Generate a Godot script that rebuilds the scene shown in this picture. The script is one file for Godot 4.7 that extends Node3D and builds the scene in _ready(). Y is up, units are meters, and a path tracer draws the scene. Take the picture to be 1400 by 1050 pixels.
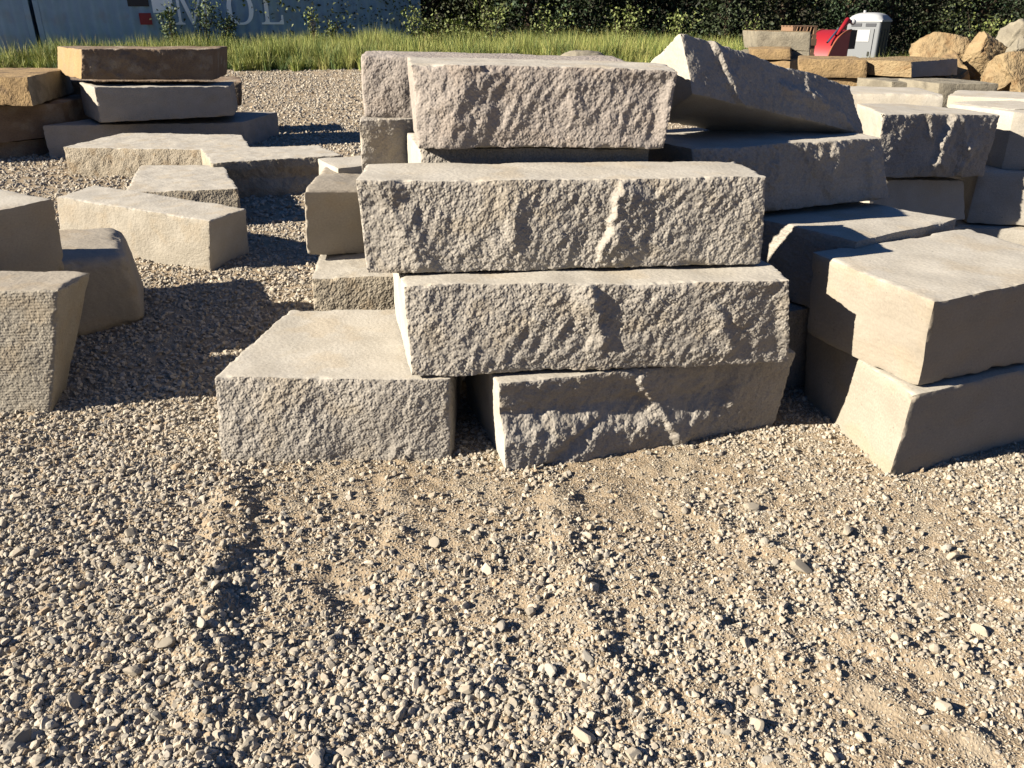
extends Node3D
# A stone yard: stacks of quarried limestone blocks on gravel, weeds, a shipping container and woods behind.

var M := {}
var taken := {}
var n_big := FastNoiseLite.new()
var n_mid := FastNoiseLite.new()
var n_fine := FastNoiseLite.new()
var n_crumb := FastNoiseLite.new()
var n_ridge := FastNoiseLite.new()
var n_ground := FastNoiseLite.new()
var n_patch := FastNoiseLite.new()

func _ready():
	# ---------------------------------------------------------------- camera, sky, sun, exposure
	var cam := Camera3D.new(); cam.name = "camera"
	cam.position = Vector3(0, 1.55, 0)
	cam.rotation_degrees = Vector3(-24.772, 0, 0)
	cam.fov = 51.44
	cam.near = 0.05; cam.far = 400.0
	add_child(cam); cam.current = true
	var env := Environment.new()
	env.background_mode = Environment.BG_SKY
	var sky := Sky.new()
	var sm := ProceduralSkyMaterial.new()
	sm.sky_top_color = Color(0.25, 0.41, 0.66)
	sm.sky_horizon_color = Color(0.58, 0.68, 0.80)
	sm.sky_curve = 0.12
	sm.ground_horizon_color = Color(0.50, 0.48, 0.42)
	sm.ground_bottom_color = Color(0.30, 0.27, 0.22)
	sm.sun_angle_max = 0.0
	sky.sky_material = sm
	env.sky = sky
	env.background_energy_multiplier = 0.26
	env.ambient_light_source = Environment.AMBIENT_SOURCE_SKY
	env.tonemap_mode = Environment.TONE_MAPPER_LINEAR
	env.tonemap_exposure = 3.55
	env.sdfgi_enabled = true; env.ssao_enabled = true; env.ssil_enabled = true
	var we := WorldEnvironment.new(); we.name = "environment"; we.environment = env
	add_child(we)
	var sun := DirectionalLight3D.new(); sun.name = "sun"
	var to_sun := Vector3(-0.847, 0.454, 0.277).normalized()
	sun.light_energy = 1.6
	sun.light_color = Color(1.0, 0.955, 0.885)
	sun.light_angular_distance = 0.5
	sun.shadow_enabled = true
	add_child(sun)
	sun.look_at_from_position(to_sun * 50.0, Vector3.ZERO, Vector3.UP)
	# ---------------------------------------------------------------- tools
	setup_noise()
	make_materials()
	# ---------------------------------------------------------------- ground and background
	make_ground()
	make_added_bank()
	make_woods()
	make_container()
	make_weeds()
	# ---------------------------------------------------------------- stone blocks
	make_blocks()
	make_boulders()
	# ---------------------------------------------------------------- machines
	make_toilet()
	make_loader()
	make_pallet()
	# ---------------------------------------------------------------- loose stones
	make_gravel()

# ================================================================= helpers
func numbered(called: String) -> String:
	var k: int = taken.get(called, 0)
	taken[called] = k + 1
	return called if k == 0 else "%s_%03d" % [called, k]

func tag(o: Node, label: String, category: String, group := "", kind := "") -> void:
	if label: o.set_meta("label", label)
	if category: o.set_meta("category", category)
	if group: o.set_meta("group", group)
	if kind: o.set_meta("kind", kind)

func thing(called: String, label: String, category: String, at: Vector3, turn := 0.0, group := "") -> Node3D:
	var o := Node3D.new(); o.name = numbered(called)
	add_child(o)
	o.position = at; o.rotation.y = turn
	tag(o, label, category, group)
	return o

func part(called: String, mesh: Mesh, mat: Material, parent: Node, at := Vector3.ZERO, rot := Vector3.ZERO) -> MeshInstance3D:
	var o := MeshInstance3D.new(); o.name = called
	o.mesh = mesh
	if mat: o.material_override = mat
	parent.add_child(o, true)
	o.position = at; o.rotation = rot
	return o

func rng(s: int) -> RandomNumberGenerator:
	var r := RandomNumberGenerator.new(); r.seed = s
	return r

func setup_noise():
	for a in [[n_big, 3, 2.6, 2], [n_mid, 7, 26.0, 4], [n_crumb, 9, 52.0, 3], [n_fine, 11, 95.0, 2], [n_ground, 17, 1.1, 4], [n_patch, 23, 1.7, 3]]:
		var n: FastNoiseLite = a[0]
		n.seed = a[1]; n.frequency = a[2]
		n.noise_type = FastNoiseLite.TYPE_SIMPLEX_SMOOTH
		n.fractal_type = FastNoiseLite.FRACTAL_FBM; n.fractal_octaves = a[3]
	n_crumb.fractal_type = FastNoiseLite.FRACTAL_RIDGED; n_crumb.frequency = 34.0
	n_ridge.seed = 31; n_ridge.frequency = 9.0
	n_ridge.noise_type = FastNoiseLite.TYPE_SIMPLEX_SMOOTH
	n_ridge.fractal_type = FastNoiseLite.FRACTAL_RIDGED; n_ridge.fractal_octaves = 4

# ----------------------------------------------------------------- textures
func noise_bytes(size: int, s: int, freq: float, octaves: int, kind := FastNoiseLite.TYPE_SIMPLEX_SMOOTH) -> PackedByteArray:
	var n := FastNoiseLite.new()
	n.seed = s; n.frequency = freq; n.noise_type = kind
	n.fractal_type = FastNoiseLite.FRACTAL_FBM; n.fractal_octaves = octaves
	var im := n.get_seamless_image(size, size, false, false, 0.15, true)
	im.convert(Image.FORMAT_L8)
	return im.get_data()

func height_tex(size: int, s: int, freq: float, octaves: int, pits := 0.0, lines := 0.0) -> ImageTexture:
	var a := noise_bytes(size, s, freq, octaves)
	if lines > 0.0:
		var w := noise_bytes(size, s + 9, 0.02, 2)
		for i in a.size():
			var row := i / size
			var l := sin(row * TAU * 44.0 / size) * 0.5 + sin(row * TAU * 19.0 / size + 1.3) * 0.5
			a[i] = int(clampf(a[i] + lines * l * w[i], 0, 255))
	if pits > 0.0:
		var b := noise_bytes(size, s + 5, freq * 2.3, 1, FastNoiseLite.TYPE_CELLULAR)
		for i in a.size():
			a[i] = int(clampf(a[i] - pits * maxf(0.0, 90.0 - b[i]) * 2.0, 0, 255))
	return ImageTexture.create_from_image(Image.create_from_data(size, size, false, Image.FORMAT_L8, a))

func tone_tex(size: int, s: int, c0: Color, c1: Color, c2: Color, patch_freq: float, grain: float, stain: float) -> ImageTexture:
	# two tones mottled together, fine mineral grain, and a third tone in stains
	var a := noise_bytes(size, s, patch_freq, 4)
	var b := noise_bytes(size, s + 1, 0.22, 3)
	var c := noise_bytes(size, s + 2, patch_freq * 0.6, 5)
	var e := noise_bytes(size, s + 3, 0.10, 2)
	var out := PackedByteArray(); out.resize(size * size * 3)
	for i in size * size:
		var t := a[i] / 255.0
		var q := smoothstep(0.55, 0.80, c[i] / 255.0) * stain
		var g := 1.0 + (b[i] / 255.0 - 0.5) * grain
		if e[i] < 26: g *= 0.74
		var r0 := lerpf(lerpf(c0.r, c1.r, t), c2.r, q) * g
		var g0 := lerpf(lerpf(c0.g, c1.g, t), c2.g, q) * g
		var b0 := lerpf(lerpf(c0.b, c1.b, t), c2.b, q) * g
		out[i * 3] = int(clampf(r0, 0, 1) * 255); out[i * 3 + 1] = int(clampf(g0, 0, 1) * 255); out[i * 3 + 2] = int(clampf(b0, 0, 1) * 255)
	return ImageTexture.create_from_image(Image.create_from_data(size, size, false, Image.FORMAT_RGB8, out))

func stone(tex: Texture2D, bump: Texture2D, relief: float, scale := 0.9) -> StandardMaterial3D:
	var m := StandardMaterial3D.new()
	m.albedo_texture = tex
	m.roughness = 0.95
	m.metallic_specular = 0.25
	m.uv1_triplanar = true; m.uv1_world_triplanar = true
	m.uv1_scale = Vector3.ONE * scale
	m.heightmap_enabled = true; m.heightmap_texture = bump; m.heightmap_scale = relief
	return m

func plain(c: Color, rough := 0.8, metal := 0.0) -> StandardMaterial3D:
	var m := StandardMaterial3D.new()
	m.albedo_color = c; m.roughness = rough; m.metallic = metal
	return m

func leafy(c: Color) -> StandardMaterial3D:
	var m := StandardMaterial3D.new()
	m.albedo_color = c; m.roughness = 0.75
	m.vertex_color_use_as_albedo = true
	m.backlight_enabled = true; m.backlight = Color(0.35, 0.4, 0.12)
	m.cull_mode = BaseMaterial3D.CULL_DISABLED
	return m

func make_materials():
	var dim_stone := tone_tex(512, 351, Color(0.53, 0.505, 0.462), Color(0.485, 0.46, 0.418), Color(0.52, 0.475, 0.405), 0.012, 0.16, 0.6)  # darkened so sawn sides in direct sun stay below white; also whole blocks
	var tooled := tone_tex(512, 341, Color(0.52, 0.50, 0.46), Color(0.455, 0.435, 0.395), Color(0.50, 0.455, 0.385), 0.014, 0.22, 0.5)
	var split := height_tex(512, 101, 0.075, 5, 0.5)
	var sawn := height_tex(512, 121, 0.09, 4, 0.25, 0.30)
	var cream := tone_tex(512, 201, Color(0.596, 0.580, 0.544), Color(0.544, 0.524, 0.484), Color(0.560, 0.520, 0.452), 0.012, 0.16, 0.5)
	var grey := tone_tex(512, 211, Color(0.555, 0.536, 0.503), Color(0.488, 0.470, 0.442), Color(0.53, 0.49, 0.425), 0.014, 0.24, 0.45)
	var buff := tone_tex(512, 221, Color(0.544, 0.504, 0.440), Color(0.480, 0.440, 0.376), Color(0.480, 0.408, 0.320), 0.012, 0.16, 0.6)
	var warm := tone_tex(512, 231, Color(0.565, 0.535, 0.48), Color(0.485, 0.455, 0.40), Color(0.46, 0.40, 0.32), 0.016, 0.25, 0.6)
	var mauve := tone_tex(512, 241, Color(0.53, 0.503, 0.475), Color(0.475, 0.450, 0.428), Color(0.515, 0.47, 0.425), 0.014, 0.24, 0.4)
	var tan := tone_tex(512, 251, Color(0.544, 0.464, 0.336), Color(0.416, 0.352, 0.264), Color(0.320, 0.272, 0.224), 0.018, 0.25, 0.7)
	var yellow := tone_tex(512, 261, Color(0.50, 0.44, 0.335), Color(0.43, 0.375, 0.29), Color(0.41, 0.32, 0.22), 0.02, 0.22, 0.7)
	var brown := tone_tex(512, 271, Color(0.45, 0.39, 0.325), Color(0.35, 0.30, 0.255), Color(0.52, 0.49, 0.44), 0.018, 0.25, 0.7)
	var weather := tone_tex(512, 281, Color(0.480, 0.456, 0.400), Color(0.384, 0.368, 0.328), Color(0.304, 0.288, 0.256), 0.018, 0.25, 0.6)
	var orange := tone_tex(512, 291, Color(0.53, 0.455, 0.335), Color(0.47, 0.39, 0.275), Color(0.46, 0.42, 0.36), 0.014, 0.2, 0.5)
	M.cream = stone(cream, sawn, 0.12)
	M.pale = stone(cream, sawn, 0.10, 0.7)
	M.cream2 = stone(cream, split, 0.35)
	M.dim_stone = stone(dim_stone, sawn, 0.14, 0.8)
	M.tooled = stone(tooled, split, 0.45)
	M.grey = stone(grey, split, 0.7)
	M.slate = stone(grey, split, 0.55, 0.8)
	M.mauve = stone(mauve, split, 0.55)
	M.buff = stone(buff, sawn, 0.2)
	M.sand = stone(buff, split, 0.3, 0.7)
	M.warm = stone(warm, split, 0.6)
	M.tan = stone(tan, split, 0.8, 0.5)
	M.yellow = stone(yellow, split, 1.6, 0.6)
	M.orange = stone(orange, split, 0.5, 0.6)
	M.brown = stone(brown, split, 0.8, 0.5)
	M.weather = stone(weather, split, 0.6, 0.5)
	# ground
	var g := tone_tex(1024, 301, Color(0.52, 0.468, 0.392), Color(0.455, 0.405, 0.335), Color(0.495, 0.462, 0.405), 0.008, 0.34, 0.7)
	M.ground = stone(g, height_tex(1024, 311, 0.11, 4, 0.3), 0.5, 0.8)
	var peb := StandardMaterial3D.new()
	peb.albedo_color = Color(1, 1, 1); peb.vertex_color_use_as_albedo = true
	peb.roughness = 0.95; peb.metallic_specular = 0.25
	M.pebble = peb
	M.leaf = leafy(Color(1, 1, 1))
	M.bark = stone(tone_tex(256, 321, Color(0.264, 0.224, 0.184), Color(0.192, 0.160, 0.136), Color(0.336, 0.304, 0.264), 0.02, 0.3, 0.5), split, 2.0, 0.6)
	M.litter = plain(Color(0.160, 0.152, 0.096), 1.0)
	M.steel_blue = stone(tone_tex(512, 331, Color(0.505, 0.605, 0.675), Color(0.455, 0.55, 0.62), Color(0.50, 0.45, 0.40), 0.01, 0.06, 0.25), sawn, 0.02, 0.4)
	M.steel_blue.roughness = 0.6
	M.dark_steel = plain(Color(0.080, 0.088, 0.096), 0.6)
	M.letter = plain(Color(0.88, 0.90, 0.90), 0.75)
	M.red_paint = plain(Color(0.46, 0.045, 0.065), 0.5)
	M.rust = plain(Color(0.440, 0.240, 0.144), 0.85)
	M.black = plain(Color(0.048, 0.048, 0.052), 0.7)
	M.chrome = plain(Color(0.600, 0.600, 0.608), 0.25, 0.9)
	M.white_plastic = plain(Color(0.53, 0.54, 0.55), 0.6)
	M.grey_plastic = plain(Color(0.37, 0.385, 0.40), 0.6)
	M.shaded_plastic = plain(Color(0.136, 0.152, 0.184), 0.6)  # grey plastic darkened to carry shade on side and rear walls; vents too
	M.wood = plain(Color(0.416, 0.320, 0.240), 0.9)

# ----------------------------------------------------------------- the ground
var RUTS := [
	# polyline points (x, z), half width, height, and steep side
	[[[-1.0, -2.5], [-0.96, -2.3], [-0.91, -2.06], [-0.86, -1.76], [-0.75, -1.45], [-0.70, -1.1]], 0.055, 0.038],
	[[[-0.44, -2.55], [-0.40, -2.35], [-0.37, -2.15]], 0.035, 0.022],
	[[[0.16, -2.42], [0.18, -2.15], [0.19, -1.85], [0.24, -1.5]], 0.05, 0.026],
	[[[0.55, -1.75], [1.25, -1.25]], 0.04, 0.018],
	[[[0.72, -1.85], [1.35, -1.42]], 0.035, 0.017],
	[[[0.93, -1.80], [1.42, -1.48]], 0.03, 0.016],
	[[[0.30, -1.55], [0.95, -1.05]], 0.04, 0.016],
	[[[0.60, -2.35], [0.95, -1.95]], 0.04, 0.016],
	[[[-0.52, -1.95], [-0.40, -1.72]], 0.05, -0.030],
]

func rut_height(x: float, z: float) -> float:
	var h := 0.0
	if x < -1.3 or x > 1.7 or z < -2.7 or z > -0.9: return h
	for r in RUTS:
		var pts: Array = r[0]
		var best := 1e9
		for i in pts.size() - 1:
			var a := Vector2(pts[i][0], pts[i][1]); var b := Vector2(pts[i + 1][0], pts[i + 1][1])
			var t := clampf((Vector2(x, z) - a).dot(b - a) / (b - a).length_squared(), 0, 1)
			best = minf(best, (Vector2(x, z) - a.lerp(b, t)).length())
		var w: float = r[1] * (1.0 + 0.5 * n_patch.get_noise_2d(x * 3.0, z * 3.0))
		if best < w * 2.0:
			var k := 1.0 - best / (w * 2.0)
			h += r[2] * k * k * (3.0 - 2.0 * k) * (0.75 + 0.9 * n_patch.get_noise_2d(x * 4.0 + 9.0, z * 4.0))
	return h

func ground_y(x: float, z: float, detail := true) -> float:
	var y := 0.014 * n_ground.get_noise_2d(x, z)
	var d := -z
	if d > 18.0:
		y += 0.25 * smoothstep(24.0, 30.0, d) * (1.0 - smoothstep(4.0, 9.0, x))
		y -= 0.55 * smoothstep(17.0, 28.0, d) * smoothstep(6.0, 12.0, x)
		y += 0.06 * n_ground.get_noise_2d(x * 0.2, z * 0.2)
	if d < 6.0 and detail:
		y += rut_height(x, z)
		y += 0.009 * n_ground.get_noise_2d(x * 5.0, z * 5.0) + 0.010 * n_ground.get_noise_2d(x * 15.0, z * 15.0)
	return y

func make_ground():
	var zs := [30.0, 12.0, 4.0, 1.0, 0.0, -0.5]
	var z := -0.8
	while z > -140.0:
		zs.append(z)
		var d := -z
		z -= 0.013 if d < 3.2 else (0.03 if d < 6.5 else 0.013 * d * 0.6 if d < 32.0 else 5.0)
	zs.append(-190.0)
	var nx := 340
	var pos := PackedVector3Array(); var nor := PackedVector3Array(); var idx := PackedInt32Array()
	for r in zs.size():
		var hw := 1.5 + absf(zs[r]) * 0.85 if zs[r] < 0 else 14.0
		if zs[r] > -0.7: hw = maxf(hw, 6.0)
		for c in nx + 1:
			var t := c / float(nx) * 2.0 - 1.0
			var far := signf(t) * maxf(0.0, absf(t) - 0.9) * 10.0 * 60.0
			var x := t * hw + far
			pos.append(Vector3(x, ground_y(x, zs[r]), zs[r]))
	var w := nx + 1
	for r in zs.size():
		for c in w:
			var a := pos[r * w + maxi(c - 1, 0)]; var b := pos[r * w + mini(c + 1, nx)]
			var e := pos[maxi(r - 1, 0) * w + c]; var f := pos[mini(r + 1, zs.size() - 1) * w + c]
			var n := (e - f).cross(b - a).normalized()
			nor.append(n if n.y > 0 else -n)
	for r in zs.size() - 1:
		for c in nx:
			var i := r * w + c
			idx.append_array([i, i + w, i + 1, i + 1, i + w, i + w + 1])
	var arr := []; arr.resize(Mesh.ARRAY_MAX)
	arr[Mesh.ARRAY_VERTEX] = pos; arr[Mesh.ARRAY_NORMAL] = nor; arr[Mesh.ARRAY_INDEX] = idx
	var me := ArrayMesh.new(); me.add_surface_from_arrays(Mesh.PRIMITIVE_TRIANGLES, arr)
	var o := part("ground", me, M.ground, self)
	tag(o, "", "", "", "structure")

func make_added_bank():
	# added rise behind the trees, keeps bright sky from showing through the gaps
	var pos := PackedVector3Array(); var nor := PackedVector3Array(); var idx := PackedInt32Array()
	var nx := 80; var nz := 24
	for r in nz + 1:
		for c in nx + 1:
			var x := -70.0 + 140.0 * c / nx
			var z := -44.0 - 40.0 * r / nz
			var y := -0.6 + 7.0 * smoothstep(0.0, 0.45, r / float(nz)) + 0.8 * n_ground.get_noise_2d(x * 0.15, z * 0.15)
			pos.append(Vector3(x, y, z)); nor.append(Vector3(0, 0.8, 0.6))
	for r in nz:
		for c in nx:
			var i := r * (nx + 1) + c
			idx.append_array([i, i + nx + 1, i + 1, i + 1, i + nx + 1, i + nx + 2])
	var arr := []; arr.resize(Mesh.ARRAY_MAX)
	arr[Mesh.ARRAY_VERTEX] = pos; arr[Mesh.ARRAY_NORMAL] = nor; arr[Mesh.ARRAY_INDEX] = idx
	var me := ArrayMesh.new(); me.add_surface_from_arrays(Mesh.PRIMITIVE_TRIANGLES, arr)
	var o := part("sky_blocking_hill", me, M.litter, self)
	tag(o, "", "", "", "structure")

# ----------------------------------------------------------------- stone blocks
const FACES := [
	# origin (u, v, w), first axis, second axis; front, right, back, left, top, bottom
	[Vector3(0, 0, 0), 0, 1], [Vector3(1, 0, 0), 2, 1], [Vector3(0, 0, 1), 0, 1], [Vector3(0, 0, 0), 2, 1], [Vector3(0, 1, 0), 0, 2], [Vector3(0, 0, 0), 0, 2]]

func tri(c: Array, u: float, v: float, w: float) -> Vector3:
	# corners: top FL FR BR BL, bottom FL FR BR BL
	var tf: Vector3 = c[0].lerp(c[1], u); var tb: Vector3 = c[3].lerp(c[2], u)
	var bf: Vector3 = c[4].lerp(c[5], u); var bb: Vector3 = c[7].lerp(c[6], u)
	return bf.lerp(bb, w).lerp(tf.lerp(tb, w), v)

func scallops(s: int, w: float, h: float) -> PackedFloat32Array:
	# shallow scoops left by the splitting wedge: centre, slope, level
	var r := rng(s)
	var out := PackedFloat32Array()
	var n := int(clampf(w * h * 34.0, 7, 22))
	for i in n:
		out.append_array([r.randf() * w, r.randf() * h, r.randf_range(-0.10, 0.10), r.randf_range(-0.07, 0.07), r.randf() * 0.30])
	return out

func scoop(sc: PackedFloat32Array, x: float, y: float) -> float:
	var best := 9.0
	var i := 0
	while i < sc.size():
		var dx := x - sc[i]; var dy := (y - sc[i + 1]) * 0.75
		var d := sc[i + 4] * 0.12 + sc[i + 2] * dx * 1.5 + sc[i + 3] * dy + 0.9 * (dx * dx + dy * dy)
		if d < best: best = d
		i += 5
	return best

func feature(f: Array, u: float, v: float, w: float, h: float) -> float:
	var a := Vector2(f[0] * w, f[1] * h); var b := Vector2(f[2] * w, f[3] * h)
	var p := Vector2(u * w, v * h)
	p.x += 0.030 * n_mid.get_noise_2d(p.x * 0.4 + f[0] * 30.0, p.y * 0.4)
	p.y += 0.030 * n_mid.get_noise_2d(p.x * 0.4 + 40.0, p.y * 0.4 + f[1] * 30.0)
	var ab := b - a
	var t := (p - a).dot(ab) / ab.length_squared()
	var s := (p - a).cross(ab) / ab.length()
	var end := clampf(1.0 - maxf(-t, t - 1.0) * ab.length() / 0.05, 0, 1)
	if end <= 0.0: return 0.0
	# cross profile: a ridge along the line with one gentle and one steep side; line runs downwards, s > 0 lies on its left
	var k := 0.0
	if s > 0.0: k = 1.0 - s / float(f[4])
	else: k = 1.0 + s / float(f[5])
	return clampf(k, 0, 1) * f[6] * end

func block(called: String, label: String, raw: Array, amp: Array, res: float, rv: float, rnd: float, rm: String, smat: String, feat: Array, groove: int, seed_: int) -> void:
	var c := []
	for i in 8: c.append(Vector3(raw[i * 3], raw[i * 3 + 1], raw[i * 3 + 2]))
	var base := Vector3.ZERO
	for i in range(4, 8): base += c[i] * 0.25
	for i in 8: c[i] -= base
	var W: float = ((c[1] - c[0]).length() + (c[2] - c[3]).length()) * 0.5
	var H: float = ((c[0] - c[4]).length() + (c[1] - c[5]).length()) * 0.5
	var D: float = ((c[3] - c[0]).length() + (c[2] - c[1]).length()) * 0.5
	var L := Vector3(W, H, D)
	var cnt := [int(maxf(4, W / res)), int(maxf(4, H / rv)), int(maxf(4, D / (res * 1.6)))]
	var ctr := tri(c, 0.5, 0.5, 0.5)
	var out_n := []
	for f in 6:
		var F: Array = FACES[f]
		var o: Vector3 = F[0]
		var m := o; m[F[1]] = 0.5; m[F[2]] = 0.5
		var e1 := m; e1[F[1]] = 1.0; var e0 := m; e0[F[1]] = 0.0
		var g1 := m; g1[F[2]] = 1.0; var g0 := m; g0[F[2]] = 0.0
		var n := (tri(c, e1.x, e1.y, e1.z) - tri(c, e0.x, e0.y, e0.z)).cross(tri(c, g1.x, g1.y, g1.z) - tri(c, g0.x, g0.y, g0.z)).normalized()
		if n.dot(tri(c, m.x, m.y, m.z) - ctr) < 0: n = -n
		out_n.append(n)
	var sc := []
	var dims := [[W, H], [D, H], [W, H], [D, H], [W, D], [W, D]]
	for f in 6: sc.append(scallops(seed_ * 10 + f, dims[f][0], dims[f][1]))
	var off := Vector3(seed_ * 3.7, seed_ * 1.3, seed_ * 2.1)
	var groups := {0: [PackedVector3Array(), PackedVector3Array(), PackedInt32Array()], 1: [PackedVector3Array(), PackedVector3Array(), PackedInt32Array()]}
	for f in 6:
		var F: Array = FACES[f]
		var ax: int = F[1]; var ay: int = F[2]
		var na: int = cnt[ax]; var nb: int = cnt[ay]
		var pts := PackedVector3Array()
		for j in nb + 1:
			for i in na + 1:
				var q: Vector3 = F[0]
				q[ax] = i / float(na); q[ay] = j / float(nb)
				var l := q * L
				var P := tri(c, q.x, q.y, q.z)
				# edge wear: rounding that grows where the edge is chipped
				var edge := minf(minf(l.x, W - l.x) + minf(l.y, H - l.y), minf(minf(l.y, H - l.y) + minf(l.z, D - l.z), minf(l.x, W - l.x) + minf(l.z, D - l.z)))
				if edge < rnd * 8.0 + 0.03:
					var chip := n_mid.get_noise_3dv((P + off) * 0.45)
					var r := rnd * 0.7 + minf(rnd, 0.012) * 3.5 * pow(maxf(0.0, chip + 0.12), 1.4)
					if rnd < 0.012: r += 0.016 * smoothstep(0.16, 0.42, n_mid.get_noise_3dv((P + off) * 0.2)) + 0.007 * smoothstep(0.1, 0.4, n_mid.get_noise_3dv((P + off) * 0.9))
					r = minf(r, 0.45 * minf(W, minf(H, D)))
					var inner := Vector3(clampf(l.x, r, W - r), clampf(l.y, r, H - r), clampf(l.z, r, D - r))
					var dl := l - inner
					if dl.length() > 1e-6: l = inner + dl.normalized() * r
					q = l / L
					P = tri(c, q.x, q.y, q.z)
				var low := (P + off) * 0.9
				var move := Vector3(n_big.get_noise_3dv(low), n_big.get_noise_3dv(low + Vector3(7, 0, 0)), n_big.get_noise_3dv(low + Vector3(0, 7, 0))) * 0.008
				var near := [1.0 - q.z, q.x, q.z, 1.0 - q.x, q.y, 1.0 - q.y]
				for g in 6:
					var a: float = amp[g]
					var t: float = near[g]
					if t < 0.55: continue
					t = (t - 0.55) / 0.45
					t *= t
					var fx: float = l.x if (g == 0 or g == 2 or g > 3) else l.z
					var fy: float = l.y if g < 4 else l.z
					var d := 0.0
					if a >= 0.0075:
						var wx: float = dims[g][0]; var wy: float = dims[g][1]
						var rim := minf(minf(fx, wx - fx), minf(fy, wy - fy))
						var e := 0.35 + 0.65 * smoothstep(0.0, 0.07, rim)
						var Q := P + off
						d = (0.25 - 10.0 * scoop(sc[g], fx + 0.02 * n_mid.get_noise_3dv(Q * 0.25), fy + 0.02 * n_mid.get_noise_3dv(Q * 0.25 + Vector3(9, 9, 9)))) * e
						d = maxf(d, -1.6)
						var rough := 0.25 + 0.75 * smoothstep(-0.25, 0.25, n_big.get_noise_3dv(Q * 1.3))
						# the grain of the break runs steeply across the face
						var S := Vector3((Q.x - Q.z) * 0.91 - Q.y * 0.42, ((Q.x - Q.z) * 0.42 + Q.y * 0.91) * 0.42, Q.z * 0.8)
						d += 0.14 * n_mid.get_noise_3dv(S * 0.8) * e
						d += 0.18 * n_ridge.get_noise_3dv(S * 1.3) * e * rough
						d += 0.15 * n_crumb.get_noise_3dv(S * 1.45) * (0.35 + 0.65 * rough)
						d += 0.05 * n_fine.get_noise_3dv(Q) * rough
						if g == 0:
							for ft in feat: d += feature(ft, fx / W, fy / H, W, H) / a
					else:
						d = 0.5 * n_mid.get_noise_3dv((P + off) * 0.3) + 0.3 * n_fine.get_noise_3dv(P + off)
					if g == 0 and groove == 1:
						var ph := fy * 480.0 + 1.2 * n_mid.get_noise_3dv((P + off) * 0.2)
						d += 0.55 * absf(sin(ph * 0.5)) * (0.5 + 0.7 * absf(n_mid.get_noise_3dv((P + off) * 0.5)))
					move += out_n[g] * (d * a * t)
				pts.append(P + move)
		var grp: Array = groups[0 if amp[f] >= 0.0075 or (f == 0 and groove == 1) or (f < 4 and groove == 2) else 1]  # last groove mode gives sides the tone darkened against the sun
		var gp: PackedVector3Array = grp[0]; var gn: PackedVector3Array = grp[1]; var gi: PackedInt32Array = grp[2]
		var b0 := gp.size()
		var w := na + 1
		var on: Vector3 = out_n[f]
		var flip := false
		for j in nb + 1:
			for i in w:
				var n := (pts[j * w + mini(i + 1, na)] - pts[j * w + maxi(i - 1, 0)]).cross(pts[mini(j + 1, nb) * w + i] - pts[maxi(j - 1, 0) * w + i])
				n = n.normalized()
				if n.dot(on) < 0:
					n = -n
					if i == na / 2 and j == nb / 2: flip = true
				gn.append(n)
		gp.append_array(pts)
		for j in nb:
			for i in na:
				var k := b0 + j * w + i
				if flip: gi.append_array([k, k + 1, k + w, k + 1, k + w + 1, k + w])
				else: gi.append_array([k, k + w, k + 1, k + 1, k + w, k + w + 1])
		grp[0] = gp; grp[1] = gn; grp[2] = gi
	var me := ArrayMesh.new()
	for s in 2:
		if groups[s][0].size() == 0: continue
		var arr := []; arr.resize(Mesh.ARRAY_MAX)
		arr[Mesh.ARRAY_VERTEX] = groups[s][0]; arr[Mesh.ARRAY_NORMAL] = groups[s][1]; arr[Mesh.ARRAY_INDEX] = groups[s][2]
		me.add_surface_from_arrays(Mesh.PRIMITIVE_TRIANGLES, arr)
		me.surface_set_material(me.get_surface_count() - 1, M[rm] if s == 0 else M[smat])
	var o := MeshInstance3D.new(); o.name = numbered(called)
	o.mesh = me
	add_child(o)
	o.position = base
	tag(o, label, "stone block", "quarried stone blocks in the yard")

func make_blocks():
	var k := 0
	for b in BLOCKS:
		k += 1
		block(b[0], b[1], b[2], b[3], b[4], b[5], b[6], b[7], b[8], b[9], b[10], k)

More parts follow.
